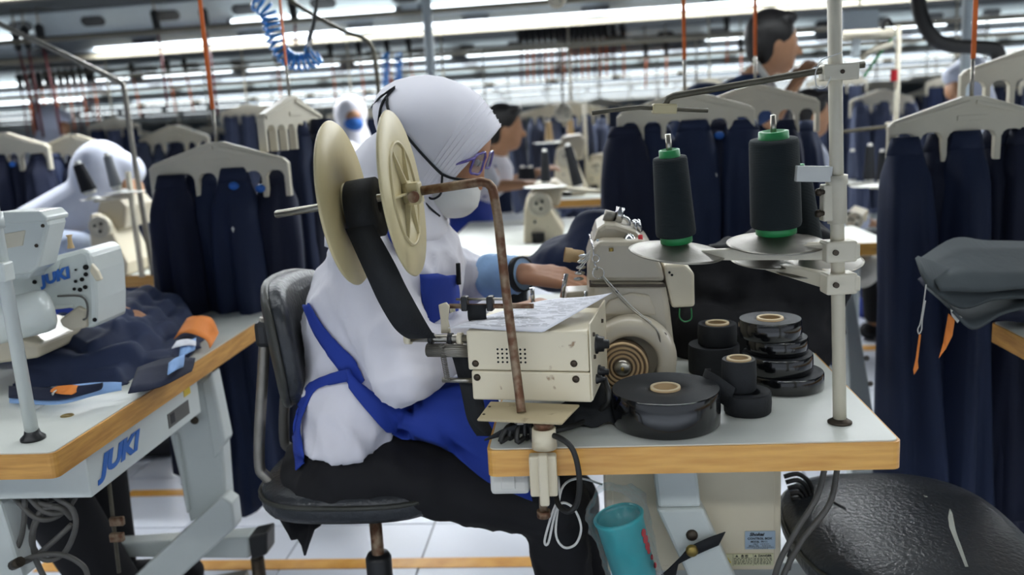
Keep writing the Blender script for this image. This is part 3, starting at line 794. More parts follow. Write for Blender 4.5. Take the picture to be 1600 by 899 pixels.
build(strip([k + V((.020, -.034, .018)), k + V((.0, -.040, .018)), k + V((-.026, -.030, .017)), k + V((-.036, -.010, .017))], wv), 'fold', m_tape, lt, solid=.001)

# black cloth scrap beside the feeder and the knotted cable
sc = thing('cloth_scrap', 'black cloth scrap lying under the feeder corner', 'cloth', PZ(905, 668, T))
rows = []
for j in range(9):
    v = j / 8; rows.append([lerp(PZ(850, 676, T), PZ(962, 668, T), u / 12) * (1 - v) + lerp(PZ(880, 640, T), PZ(938, 612, T), u / 12) * v + UP * (.006 + .036 * sin(pi * v) * (.4 + u / 14) + .004 * sin(u * 1.3 + v * 4)) for u in range(13)])
build(MB().grid(rows), 'cloth', m_tape, sc, solid=.002)
cab = thing('power_cable', 'thick black cable looping from the feeder round the clamp', 'cable', PZ(905, 690, T))
pth = [FP(FWd + .014, .04, .026), FP(FWd + .022, .02, .0), PZ(930, 648, T + .012), PZ(890, 668, T + .012), PZ(830, 680, T + .012), P(862, 680, 1.19), P(893, 700, 1.165), P(905, 745, 1.16), P(902, 785, 1.165), P(888, 800, 1.17), P(872, 788, 1.19), P(867, 760, 1.215)]
build(MB().tube(smooth_path(pth, 6), .0042, 8), 'loop', m_blackcab, cab)
for k in range(6):
    a = PZ(800 + k * 8, 672, T + .02); e = PZ(782 + k * 13, 690 - (k % 2) * 5, T + .008)
    build(MB().tube(smooth_path([PZ(850, 672, T + .016), a + UP * (.008 + .002 * k), e, e + V((.012, .01, .002))], 5), .0040, 7), 'knotted_turn', m_blackcab, cab)
build(strip([PZ(845, 668, T + .022), PZ(800, 672, T + .022), PZ(757, 688, T + .004)], [V((0, 0, .010)), V((0, -.004, .008)), V((0, 0, .001))]), 'loose_end', m_tape, cab, solid=.002)

# white cord loops hanging under the edge
wc = thing('hanging_twine', 'thin white twine hanging in loops below the table edge', 'twine', P(880, 850, 1.23))
build(MB().tube(smooth_path([P(872, 745, 1.25), P(873, 775, 1.23), P(862, 805, 1.22), P(851, 845, 1.22), P(857, 848, 1.22), P(868, 800, 1.22), P(880, 786, 1.22), P(898, 797, 1.22), P(908, 825, 1.22), P(900, 850, 1.22), P(882, 856, 1.22), P(869, 838, 1.22), P(871, 800, 1.23), P(880, 760, 1.25), P(905, 748, 1.30), P(940, 757, 1.40)], 5), .0020, 6), 'loop', m_string, wc)

# black strap with bolt on the leg and grey hoses on the right
st = thing('black_strap', 'black webbing strap bolted across the slanted leg', 'strap', P(1080, 870, 1.38))
build(strip([P(1128, 842, 1.385), P(1100, 853, 1.383), P(1070, 868, 1.383), P(1050, 885, 1.385), P(1040, 905, 1.39), P(1036, 930, 1.39)], [V((.006, 0, .012)), V((.006, 0, .013)), V((.008, 0, .014)), V((.014, 0, .012)), V((.018, 0, .006)), V((.018, 0, .003))]), 'webbing', m_tape, st, solid=.002)
q = P(1081, 861, 1.378); build(MB().lathe([(0, -.007), (.007, -.006), (.0105, -.003), (.0105, .002)], q, GV, 14), 'bolt', m_brass, st)
for k, (p0, p1, p2, p3, lab) in enumerate((((1288, 735), (1275, 780), (1238, 840), (1210, 905), 'grey hose curving down beside the control box, nearer the box'), ((1308, 735), (1295, 790), (1250, 850), (1217, 925), 'grey hose curving down in front of the torn seat'))):
    tag(build(MB().tube(smooth_path([P(*p0, 1.36), P(*p1, 1.35), P(*p2, 1.34), P(*p3, 1.34), P(p3[0] - 10, p3[1] + 120, 1.36)], 6), .0052, 8), 'grey_hose', m_greycab), lab, 'hose')
cbn = thing('cable_bundle', 'bundle of dark cables behind the control box', 'cables', P(1240, 800, 1.6))
for k in range(7): build(MB().tube(smooth_path([P(1225 + k * 3, 745 + 9 * k, 1.55), P(1250, 742 + 10 * k, 1.55), P(1268 - k * 4, 770 + 10 * k, 1.56), P(1232, 830 + 10 * k, 1.58)], 5), .0045, 7), 'cable', m_blackcab, cbn)

# turquoise cup in a clear bag hung on the leg
cup = thing('turquoise_cup', 'turquoise plastic cup with red print hung in bag by the leg', 'cup', P(985, 900, 1.36))
c0, c1 = P(966, 806, 1.36), P(996, 915, 1.36); caxis = (c1 - c0).normalized()
rT, rB = .040, .036
build(MB().lathe([(rT - .003, .0), (rT, -.002), (rT + .003, .001), (rT + .002, .006), (rT, .008), (rB, .115), (rB - .004, .117), (0, .117), (0, .113), (rB - .004, .112), (rT - .004, .006)], c0, caxis, 40), 'body', m_teal, cup)
lt_ = bvh(kids(cup))
for x, y, s in ((1005, 833, 6), (1008, 843, 6.5), (1011, 854, 6), (1013, 862, 4), (1018, 871, 4), (1023, 884, 4.5)):
    ctr = hit(lt_, x, y, .0008, 1.32); sz = s * 1.33 / F_PX
    pts = [hit(lt_, x + s * .6 * cos(a), y + s * 1.15 * sin(a), .0010, 1.32) for a in [k * pi / 4 for k in range(8)]]
    build(MB().add(pts, [list(range(8))]), 'red_print', m_red, cup, solid=.0004)
bag = thing('clear_bag', 'crumpled clear plastic bag around the turquoise cup', 'bag', P(985, 900, 1.36))
rows = []; rr = random.Random(8)
for j in range(15):
    h = -.045 + j * .0125; cc = c0 + caxis * h
    e1 = caxis.cross(V((0, 1, 0))).normalized(); e2 = caxis.cross(e1)
    rad = interp([(-.045, .030), (-.02, .046), (.03, .0475), (.13, .045)], h)
    rows.append([cc + (e1 * cos(a) * (1.12 if h < .02 else 1) + e2 * sin(a)) * (rad * (1 + .035 * sin(5 * a + j) + .05 * rr.uniform(-1, 1))) + UP * .006 * sin(3 * a + 1) * (1 if h < 0 else 0) for a in [2 * pi * k / 30 for k in range(30)]])
build(MB().grid(rows, closed=True), 'film', m_bag, bag)

# ================================================================ THREAD STAND ON THE MAIN TABLE
pb = PZ(1312, 661, .75); ptop = P(1304, 20, 1.235); pd = (ptop - pb).normalized()
def pole_at(py):      # point on the pole for a picture row
    f = (661 - py) / 641; return lerp(pb, ptop, f)
pe = pb + pd * ((1.62 - .75) / pd.z)
ts = thing('thread_stand', 'cream pole thread stand rising from the right of the centre table', 'thread stand', pb)
build(MB().cyl(pb, pe, .0096, n=24), 'pole', m_plast, ts)
build(MB().lathe([(.0, 0), (.0175, 0), (.0175, .002), (.011, .006), (.0100, .007)], pb + UP * .0005, UP, 28), 'base_flange', m_screw, ts)
q = pole_at(297); build(MB().lathe([(.0096, -.034), (.0135, -.034), (.0135, .020), (.0150, .022), (.0150, .034), (.0096, .034)], q, pd, 24), 'sleeve', m_plast, ts)
build(MB().box(q + V((-.014, 0, -.004)), (.016, .018, .052)), 'sleeve_lug', m_plast, ts, bevel=.002)
for z in (.012, -.018):
    build(MB().lathe([(0, -.012), (.005, -.011), (.006, -.006), (.004, -.004), (.004, 0)], q + V((-.021, -.006, z)), V((1, .2, 0)), 10), 'sleeve_screw', m_screw, ts)
q = pole_at(259); build(MB().box(q + V((-.034, -.004, .003)), (.050, .010, .022), Matrix.Rotation(radians(4), 3, 'Y')), 'white_block', m_whitepl, ts, bevel=.001)
# spool arms
def bracket(py, s=1.0):
    q = pole_at(py)
    b = build(MB().box(q + V((.0, -.002, 0)), (.044, .032, .030)), 'arm_clamp', m_plast, ts, bevel=.003)
    build(MB().box(q + V((.021, -.012, 0)), (.010, .014, .022)), 'clamp_tongue', m_plast, b, bevel=.003)
    build(MB().cyl(q + V((-.010, -.022, 0)), q + V((-.010, -.014, 0)), .0042, n=10), 'clamp_screw', m_screw, b)
    return q
def spool_disc(px, py, Y, R, tilt, arm_q, nm='spool_disc'):
    c = P(px, py, Y); ax_ = V((sin(tilt), -.10, cos(tilt))).normalized()
    d = build(MB().lathe([(.012, .010), (.020, .008), (R * .55, .0005), (R * .92, -.0045), (R, -.005), (R, -.0065), (R * .9, -.006), (R * .55, -.001), (.020, .006), (.012, .008)], c, ax_, 56), nm, m_alu, ts)
    build(MB().lathe([(R - .001, -.0058 - .0012), (R + .0012, -.0058), (R - .001, -.0058 + .0012)], c, ax_, 56), 'rim', m_steel, d)
    u2 = c - ax_ * .010
    mb = MB(); a = u2; b = arm_q; n = V((0, 0, 1)); s = (b - a).cross(n).normalized() * .008
    mb.hexa([a - s - n * .008, a + s - n * .008, b + s - n * .013, b - s - n * .013], [a - s + n * .005, a + s + n * .005, b + s + n * .011, b - s + n * .011])
    build(mb, 'spool_arm', m_plast, ts, bevel=.002)
    return c, ax_
qa = bracket(377); qb = bracket(428)
cA, axA = spool_disc(1058, 388, 1.31, .0715, .09, qa); cB, axB = spool_disc(1213, 374, 1.285, .071, .0, qa)
cC, axC = spool_disc(1278, 408, 1.33, .066, -.12, qb); cD, axD = spool_disc(1195, 402, 1.36, .052, .05, qb)
def thread_cone(c, ax_, r0, r1, H, label, name='thread_cone', mt=m_thread, mg=m_green, pin=True, grp='dark green thread cones with green cores'):
    r = thing(name, label, 'thread cone', c, 0, grp)
    o = V((0, 0, 0)) + ax_ * .010
    build(MB().lathe([(0, 0), (r0 * .80, 0), (r0 * .80, .012), (r0 * .74, .013), (0, .013)], o, ax_, 32), 'core_foot', mg, r, local=True)
    o2 = o + ax_ * .0115
    build(MB().lathe([(r0 * .6, 0), (r0 * .97, .0), (r0, .004), (lerp(r0, r1, .5), H * .5), (r1, H - .004), (r1 * .95, H), (r1 * .5, H + .001)], o2, ax_, 40), 'thread', mt, r, local=True)
    build(MB().lathe([(r1 * .62, 0), (r1 * .60, .011), (r1 * .45, .012), (r1 * .4, .004), (0, .004)], o2 + ax_ * H, ax_, 28), 'core_top', mg, r, local=True)
    if pin: build(MB().cyl(o2 + ax_ * (H), o2 + ax_ * (H + .034), .0042, n=12), 'spindle', m_steel, r, local=True)
    return r
thread_cone(cA, (axA + V((-.17, 0, 0))).normalized(), .0300, .0252, .117, 'leaning dark green thread cone on the left aluminium disc')
thread_cone(cB, (axB + V((-.06, 0, 0))).normalized(), .0368, .0350, .127, 'large upright dark green thread cone on the middle disc')
thread_cone(cC + V((-.012, .02, .006)), V((-.12, 0, 1)).normalized(), .0270, .0215, .110, 'dark green thread cone half hidden by the cream pole', pin=False)
# upper guide rods
q = pole_at(106)
gb = build(MB().box(q + V((.004, -.002, 0)), (.048, .026, .022), Matrix.Rotation(-.03, 3, 'Z')), 'guide_clamp', m_plast, ts, bevel=.002)
build(MB().cyl(q + V((.004, -.017, .0)), q + V((.004, -.013, .0)), .003, n=8), 'clamp_screw', m_screw, gb)
gr = [P(1351, 101, 1.225), P(1290, 109, 1.232), P(1180, 128, 1.245), P(1075, 146, 1.26), P(1053, 150, 1.262), P(1044, 154, 1.263), P(1040, 163, 1.263), P(1039, 172, 1.263)]
build(MB().tube(gr, .0046, 10), 'guide_rod', m_bronze, ts)
build(MB().box(P(1038, 170, 1.262), (.034, .016, .014), Matrix.Rotation(.06, 3, 'Y')), 'guide_block', m_reel, ts, bevel=.002)
build(MB().tube([P(925, 177, 1.262), P(960, 172, 1.262), P(1000, 168, 1.262), P(1036, 170, 1.262), P(1106, 173, 1.262)], .0032, 9), 'cross_rod', m_bronze, ts)
build(MB().tube(smooth_path([P(1316, 82, 1.222), P(1296, 89, 1.216), P(1282, 96, 1.215), P(1274, 115, 1.215), P(1277, 136, 1.215), P(1290, 136, 1.215), P(1298, 120, 1.218)], 5), .0008, 5), 'tied_string', m_string, ts)

# ================================================================ OVERLOCK MACHINE ON THE MAIN TABLE
Ym = 1.45
ov = thing('overlock_machine', 'grey-cream overlock sewing machine with grooved handwheel on the centre table', 'sewing machine', V((PZ(990, 611, T).x, Ym + .1, T)), -ROW_A)
def mach_prism(pxs, Y, dep, nm, m, par=ov, bev=.006, shrink=1.0):
    a = [P(x, y, Y) for x, y in pxs]; c = sum(a, V((0, 0, 0))) / len(a); b = [c + (p - c) * shrink + GV * dep for p in a]
    n = len(a); mb = MB(); mb.add(a + b, [list(range(n)), list(range(n, 2 * n))[::-1]] + [(k, n + k, n + (k + 1) % n, (k + 1) % n) for k in range(n)])
    return build(mb, nm, m, par, bevel=bev)
mach_prism([(924, 602), (918, 470), (921, 442), (1040, 442), (1047, 480), (1056, 560), (1059, 606)], Ym, .24, 'base_casting', m_cream2, bev=.010)
mach_prism([(918, 441), (917, 418), (926, 388), (936, 377), (1010, 377), (1022, 390), (1035, 420), (1040, 441)], Ym + .004, .22, 'top_cover', m_cream2, bev=.008)
mach_prism([(924, 380), (933, 358), (945, 350), (962, 351), (995, 362), (1016, 380)], Ym + .05, .15, 'head_cover', m_cream2, bev=.008)
mach_prism([(921, 445), (921, 449), (1040, 449), (1040, 445)], Ym - .002, .20, 'cover_seam', m_screw, bev=.0)
rim = mach_prism([(936, 494), (952, 470), (985, 458), (1015, 462), (1022, 480), (1026, 494)], Ym - .006, .02, 'face_plate', m_cream2, bev=.004)
# belt guard arch around the wheel
gc = P(985, 566, Ym - .035); vax = V((-.15, -1, .06)).normalized()
mbg = MB().lathe([(.046, -.03), (.046, .010), (.052, .014), (.066, .014), (.075, .008), (.078, -.03)], gc, vax, 48); build(mbg, 'belt_guard', m_cream2, ov)
wc_ = P(973, 574, Ym - .05)
wo = build(MB().lathe([(0, .002), (.040, .000), (.0435, -.004), (.0435, -.022), (0, -.022)], wc_, vax, 48), 'handwheel', m_wheelshade, ov)
for r_ in (.0185, .0255, .0325, .0400):
    build(MB().lathe([(r_ - .0022, -.001), (r_ - .0016, .0045), (r_, .0058), (r_ + .0016, .0045), (r_ + .0022, -.001)], wc_, vax, 48), 'wheel_ring', m_core, wo)
build(MB().lathe([(0, .0145), (.004, .014), (.010, .0125), (.0135, .010), (.014, .006)], wc_, vax, 28), 'wheel_boss', m_steel, wo)
build(MB().lathe([(0, .018), (.003, .018), (.0032, .013)], wc_, vax, 12), 'wheel_screw', m_brass, wo)
gq = P(1037, 524, Ym - .04); build(MB().lathe([(0, .006), (.004, .005), (.0055, 0)], gq, vax, 12), 'guard_screw', m_screw, ov)
build(MB().cyl(P(964, 456, Ym - .006), P(964, 456, Ym - .002), .003, n=10), 'oil_hole', m_hdark, ov)
# electronic box on the right
mach_prism([(1037, 414), (1070, 413), (1085, 427), (1086, 480), (1050, 482), (1040, 440)], Ym + .01, .07, 'sensor_box', m_cream, bev=.005)
for x, y in ((1042, 422), (1046, 426)): build(MB().cyl(P(x + 4, y + 4, Ym + .008), P(x + 4, y + 4, Ym + .012), .0022, n=8), 'socket_hole', m_hdark, ov)
build(MB().tube(smooth_path([P(1062, 482, Ym + .03), P(1062, 496, Ym + .03), P(1070, 503, Ym + .03), P(1080, 498, Ym + .03), P(1080, 482, Ym + .03)], 4), .0012, 6), 'green_wire', m_green, ov)
# stickers, dial, knobs and chrome fittings on top
tpz = P(970, 378, Ym + .03).z
build(MB().box(P(956, 375, Ym + .035), (.024, .018, .003)), 'yellow_sticker', m_yellow, ov)
build(MB().box(P(938, 376, Ym + .035), (.012, .018, .003)), 'pale_sticker', m_plate, ov)
build(MB().lathe([(.0, .012), (.007, .010), (.011, .003), (.014, 0)], P(983, 376, Ym + .04), UP, 20), 'oil_dome', m_chrome, ov)
build(MB().lathe([(.0, .016), (.004, .015), (.0045, 0)], P(1001, 381, Ym + .03), UP, 12), 'oil_sight', m_red, ov)
build(MB().cyl(P(955, 388, Ym), P(955, 393, Ym), .004, n=4), 'cover_latch', m_brass, ov)
build(MB().tube([P(950, 346, Ym + .10), P(954, 330, Ym + .10)], .010, 12), 'clear_sleeve', m_alu, ov)
build(MB().tube([P(965, 347, Ym + .10), P(970, 324, Ym + .10)], .0075, 12), 'chrome_post', m_chrome, ov)
build(MB().tube(smooth_path([P(960, 344, Ym + .11), P(975, 340, Ym + .11), P(983, 348, Ym + .11), P(978, 360, Ym + .11)], 4), .004, 8), 'chrome_lever', m_chrome, ov)
for x in (993, 999):
    build(MB().lathe([(.0, -.004), (.011, -.003), (.0125, 0), (.011, .003), (0, .004)], P(x, 353, Ym + .09), V((1, -.3, .2)), 20), 'tension_disc', m_chrome, ov)
build(MB().lathe([(.013, 0), (.013, .012), (.0115, .014), (.0115, .03), (.010, .034)], P(882, 398, Ym + .08), V((1, 0, -.18)), 20), 'front_knob', m_core, ov)
for k in range(5): build(MB().ell(P(912 - k * 2, 400 + k * 9, Ym + .04), (.009, .004, .0035)), 'looper_spring', m_chrome, ov)
for x, y, x2, y2 in ((831, 450, 833, 475), (885, 428, 878, 465), (917, 455, 910, 480)): build(MB().tube([P(x, y, Ym + .05), P(x2, y2, Ym + .05)], .004, 8), 'presser_bar', m_chrome, ov)
build(MB().box(P(905, 468, Ym + .08), (.05, .06, .04)), 'presser_bed', m_cream2, ov, bevel=.005)
build(MB().box(P(862, 490, Ym + .10), (.14, .08, .03)), 'cloth_plate', m_mach, ov, bevel=.004)
build(MB().cyl(P(862, 510, Ym + .10), V((P(862, 510, Ym + .10).x, Ym + .1, T)), .03, n=12), 'plate_post', m_cream2, ov)
# chain, clip ring and tweezer wire
kc = thing('key_chain', 'bright wire chain with snap ring hanging over the overlock machine', 'chain', P(935, 430, Ym - .02))
build(MB().tube(smooth_path([P(921, 366, Ym + .02), P(926, 385, Ym - .004), P(928, 400, Ym - .008)], 4), .0016, 6), 'wire_loop', m_chrome, kc)
for cx, cy, r_ in ((931, 404, .006), (935, 427, .0095)):
    cc = P(cx, cy, Ym - .012); build(MB().tube([cc + V((r_ * cos(a), 0, r_ * sin(a))) for a in [k * pi / 8 for k in range(16)]], .0009, 6, closed=True), 'ring', m_chrome, kc)
build(MB().tube([P(928, 408, Ym - .012), P(933, 422, Ym - .012)], .0016, 6), 'snap_hook', m_chrome, kc)
build(MB().tube(smooth_path([P(940, 432, Ym - .012), P(960, 456, Ym - .014), P(985, 482, Ym - .018), P(1015, 505, Ym - .05), P(1030, 525, Ym - .055), P(1036, 575, Ym - .04)], 5), .0016, 6), 'chain_strand', m_steel, kc)
build(MB().tube(smooth_path([P(943, 432, Ym - .010), P(965, 456, Ym - .012), P(990, 482, Ym - .016), P(1018, 504, Ym - .048)], 5), .0009, 6), 'thin_strand', m_string, kc)
for k in range(4): build(MB().tube(smooth_path([P(922, 392 + k * 3, Ym + .0), P(912, 402 + k * 4, Ym), P(905, 405 + k * 6, Ym + .01)], 4), .0008, 5), 'thread_end', m_string, kc)

# black garments heaped behind the tape rolls
def heap(pts, label, m, seed, amp=.02, vox=.010, cat='garment', name='trouser_heap', disp=.03):
    mb = MB()
    for c, rad in pts: mb.ell(c, rad)
    o = build(mb, name, m); remesh(o, vox, 4); displace(o, .10, disp, seed); displace(o, .11, disp * .9, seed, 'STUCCI'); freeze(o)
    o.data.polygons.foreach_set('use_smooth', [True] * len(o.data.polygons))
    return tag(o, label, cat)
heap([(P(1150, 470, 1.75), (.16, .10, .13)), (P(1225, 450, 1.75), (.12, .10, .15)), (P(1120, 430, 1.72), (.10, .08, .08)), (P(1180, 520, 1.72), (.18, .12, .08)), (P(1240, 520, 1.72), (.07, .10, .10)), (P(1090, 520, 1.68), (.07, .09, .07))], 'heap of black trousers piled behind the tape rolls', m_black, 3, disp=.05)
heap([(P(905, 398, 1.92), (.10, .10, .05)), (P(880, 420, 1.95), (.12, .12, .04)), (P(935, 375, 1.90), (.07, .08, .06)), (P(960, 420, 1.9), (.10, .10, .10))], 'navy trouser piece being sewn at the overlock machine', m_navy, 4, disp=.03)
tag(kc, None)

# ================================================================ CHAIRS
def pad(cx, half, n=28, e=3.0):      # superellipse outline
    out = []
    for k in range(n):
        a = 2 * pi * k / n; ca, sa = cos(a), sin(a)
        out.append((half[0] * abs(ca) ** (2 / e) * (1 if ca >= 0 else -1), half[1] * abs(sa) ** (2 / e) * (1 if sa >= 0 else -1)))
    return out
def cushion(c, half, th, eu, ev, ew, crown=.02, e=3.0, bend=0.0, n=36):
    rings = []; o = pad(0, half, n, e)
    lev = [(.80, -th * .5), (.96, -th * .5), (1.0, -th * .25), (1.0, th * .15), (.97, th * .42), (.86, th * .5 + crown * .35), (.6, th * .5 + crown * .8), (.3, th * .5 + crown), (.03, th * .5 + crown)]
    for f, h in lev: rings.append([c + eu * (x * f) + ev * (y * f) + ew * (h + bend * (y * f) ** 2) for x, y in o])
    return MB().loft(rings)
seat_c = P(560, 782, 1.62); sS, tS = ST(seat_c); sS += .03
ch = thing('swivel_chair', 'black vinyl swivel chair under the woman in white', 'chair', G(sS, tS, 0), -ROW_A)
zs = .552
build(cushion(G(sS - .012, tS + .01, zs), (.185, .180), .05, GU, GV, UP, .012, 3.2), 'seat', m_vinyl, ch)
build(MB().tube(smooth_path([G(sS - .012 + x * 1.004, tS + .01 + y * 1.004, zs + .008) for x, y in pad(0, (.185, .180), 24, 3.2)], 2, True), .005, 6, closed=True), 'seat_piping', m_vinylg, ch)
bc = P(448, 540, 1.62); sB = ST(bc)[0]; tl = V((.13, 0, 1)).normalized(); tl = (GU * -.10 + UP).normalized(); nb = GV.cross(tl) * -1
nb = (GU + UP * .10).normalized()
build(cushion(G(sB + .012, tS + .01, .835), (.118, .165), .034, tl, GV, nb, .012, 3.0, bend=1.5), 'backrest', m_vinyl, ch)
build(cushion(G(sB + .012, tS + .01, .835) - nb * .018, (.122, .169), .016, tl, GV, -nb, .006, 3.0, bend=-1.5), 'backrest_shell', m_vinylg, ch)
for dv in (-.075, .065):
    a = G(sB - .010, tS + dv, .89); build(MB().tube(smooth_path([a, G(sB - .024, tS + dv, .80), G(sB - .052, tS + dv, .62), G(sB - .040, tS + dv, .58), G(sB + .01, tS + dv, .525), G(sS - .08, tS + dv, .512)], 5), .0105, 10), 'back_tube', m_greycab if dv > 0 else m_alu, ch)
build(MB().box(G(sB - .016, tS, .86), (.03, .18, .05), Matrix.Rotation(-ROW_A, 3, 'Z')), 'back_bracket', m_blackpl, ch, bevel=.01)
build(MB().box(G(sS - .02, tS, .514), (.20, .16, .02), Matrix.Rotation(-ROW_A, 3, 'Z')), 'seat_plate', m_blackpl, ch, bevel=.004)
build(MB().cyl(G(sS + .0, tS, .17), G(sS, tS, .51), .0125, n=16), 'post', m_rust, ch)
build(MB().lathe([(.022, .07), (.024, .075), (.026, .375), (.021, .385), (.0, .385)], G(sS, tS, 0), UP, 20), 'post_sleeve', m_blackpl, ch)
for k in range(5):
    a = 2 * pi * k / 5 + .3; e = GU * cos(a) + GV * sin(a); f = UP.cross(e)
    c0 = G(sS, tS, .075)
    build(MB().hexa([c0 - f * .02 - UP * .02, c0 + f * .02 - UP * .02, c0 + e * .26 + f * .013 - UP * .03, c0 + e * .26 - f * .013 - UP * .03], [c0 - f * .02 + UP * .02, c0 + f * .02 + UP * .02, c0 + e * .26 + f * .013 - UP * .01, c0 + e * .26 - f * .013 - UP * .01]), 'base_arm', m_blackpl, ch, bevel=.004)
    w0 = c0 + e * .25; build(MB().cyl(V((w0.x, w0.y, .022)) - f * .012, V((w0.x, w0.y, .022)) + f * .012, .022, n=14), 'castor', m_rubber, ch)
# rag hanging under the seat
rg = thing('hanging_rag', 'black rag hanging below the back of the swivel chair seat', 'rag', P(465, 860, 1.55))
rows = []
for j in range(9):
    v = j / 8; rows.append([lerp(P(418, 785 + 0 * u, 1.52), P(520, 800, 1.62), u / 12) * (1 - v) + P(lerp(424, 515, u / 12), 800 + 62 * math.exp(-((u - 6.3) / 3.2) ** 2) + 8 * sin(u * 2), 1.55) * v + V((0, .015 * sin(u * 1.1 + v * 2), 0)) for u in range(13)])
build(MB().grid(rows), 'cloth', m_black, rg, solid=.004)

# empty chair with torn seat at the lower right
ce = V((.668, 1.445, 0)); sE, tE = ST(ce)
ec = thing('torn_chair', 'empty black vinyl chair with a torn seat at the lower right', 'chair', G(sE, tE, 0), -ROW_A)
so = build(cushion(G(sE, tE, .452), (.196, .235), .055, GU, GV, UP, .012, 2.7, n=56), 'seat', m_vinyl, ec)
build(MB().tube([G(sE + x * 1.003, tE + y * 1.003, .462) for x, y in pad(0, (.196, .235), 56, 2.7)], .004, 6, closed=True), 'seat_piping', m_vinylg, ec)
sb_ = bvh([so])
def decal(pxs, nm, m, par, tree, off=.0012, th=.0006, fallbackY=1.5):
    n = len(pxs); c = (sum(p[0] for p in pxs) / n, sum(p[1] for p in pxs) / n)
    pts = [hit(tree, *p, off, fallbackY) for p in pxs]; pts.append(hit(tree, *c, off, fallbackY))
    return build(MB().add(pts, [(k, (k + 1) % n, n) for k in range(n)]), nm, m, par, solid=th)
decal([(1484, 796), (1488, 803), (1490, 815), (1493, 830), (1497, 842), (1502, 855), (1507, 870), (1513, 887), (1508, 887), (1502, 872), (1496, 857), (1490, 842), (1483, 825), (1481, 810)], 'seat_tear', m_tear, ec, sb_)
decal([(1443, 775), (1447, 776), (1450, 778), (1445, 778)], 'seat_nick', m_tear, ec, sb_)
decal([(1295, 781), (1305, 786), (1321, 795), (1323, 798), (1310, 791), (1296, 784)], 'ink_scrawl', m_hdark, ec, sb_)
build(MB().cyl(G(sE, tE, .1), G(sE, tE, .41), .02, n=16), 'post', m_blackpl, ec)
for k in range(5):
    a = 2 * pi * k / 5; e = GU * cos(a) + GV * sin(a); c0 = G(sE, tE, .08)
    build(MB().tube([c0, c0 + e * .25 - UP * .03], .014, 8), 'base_arm', m_blackpl, ec)
    build(MB().ell(c0 + e * .25 - UP * .058, (.02, .02, .022)), 'castor', m_rubber, ec)

# ================================================================ LEFT WORKSTATION
lt = sewing_table(-1.42, -.832, 1.222, 2.30, 'white topped sewing table with scuffed wood edge at the left', m_wood2)
cut = PZ(105, 650, .75); build(MB().lathe([(0, .0), (.009, .0), (.0105, .0012), (.0115, 0)], cut + UP * .0002, UP, 20), 'brass_cap', m_brass, lt)
# slanted channel leg and foot beam
Yl = 1.92
def quadbox(pxs, Y, dep, nm, par, m=m_mach, bev=.006):
    a = [P(x, y, Y) for x, y in pxs]; b = [p + GV * dep for p in a]
    return build(MB().hexa(a, b), nm, m, par, bevel=bev)
mach_prism([(258, 655), (318, 585), (346, 680), (354, 785), (297, 818)], Yl, .05, 'leg_post', m_mach, lt, .006)
quadbox([(313, 598), (330, 582), (352, 690), (333, 720)], Yl - .012, .05, 'leg_flange', lt)
quadbox([(270, 680), (276, 678), (296, 800), (291, 805)], Yl - .012, .02, 'leg_lip', lt)
lb = MB().hexa([P(215, 905, 1.72), P(262, 950, 1.72), P(362, 830, 1.98), P(356, 822, 1.98)], [P(205, 890, 1.72), P(262, 930, 1.74), P(362, 800, 2.0), P(345, 775, 2.0)])
mach_prism([(200, 910), (346, 777), (362, 787), (367, 826), (275, 910)], 1.86, .05, 'foot_beam', m_mach, lt, .006)
quadbox([(172, 852), (390, 838), (390, 874), (178, 872)], 1.95, .05, 'cross_bar', lt)
quadbox([(387, 840), (417, 833), (417, 868), (392, 876)], 1.93, .06, 'rubber_block', lt, m_blackpl)
build(MB().cyl(P(402, 872, 1.96), V((P(402, 872, 1.96).x, 1.96, 0)), .016, n=12), 'levelling_foot', m_screw, lt)
for x, y in ((304, 657), (358, 812)): build(MB().lathe([(0, -.006), (.008, -.005), (.010, 0)], P(x, y, Yl - .014), GV, 12), 'bolt', m_screw, lt)
s_, t_ = ST(PZ(10, 800, .3)); quadbox([(-40, 745), (2, 790), (38, 905), (-20, 905)], 1.45, .05, 'near_leg', lt)
build(MB().tube([P(20, 884, 1.43), P(32, 878, 1.42)], .009, 10), 'cable_eye', m_screw, lt)
# motor panel with lettering under the table edge
mo = thing('panel_box', 'white panel box with blue lettering under the left table edge', 'control panel', G(-.90, 1.6, .60), -ROW_A)
s1 = -.852; ta = ST(P(174, 715, 1.42))[1] - .02; tb_ = ta + .44
build(GB(MB(), -1.06, s1, ta, tb_, .625, .705), 'body', m_mach, mo, bevel=.003)
text('JUKI', .046, G(s1 + .001, ta + .035, .650), GV, UP, m_letblue, 'lettering', mo, shear=.35, bold=.0024, sx=1.5)
lb1 = build(GB(MB(), s1, s1 + .001, ta + .29, ta + .385, .642, .672), 'rating_plate', m_greycab, mo)
build(GB(MB(), s1 + .001, s1 + .0015, ta + .30, ta + .318, .648, .668), 'plate_mark', m_letblack, lb1)
build(GB(MB(), s1, s1 + .001, ta + .37, ta + .40, .682, .698), 'warning_sticker', m_yellow, mo)
# lift rod
build(MB().cyl(P(168, 735, 1.62), P(186, 895, 1.62), .0042, n=8), 'lift_rod', m_bronze, lt)
for y in (815, 840): build(MB().box(P(183, y, 1.61), (.028, .012, .018)), 'rod_clamp', m_rust, lt, bevel=.003)
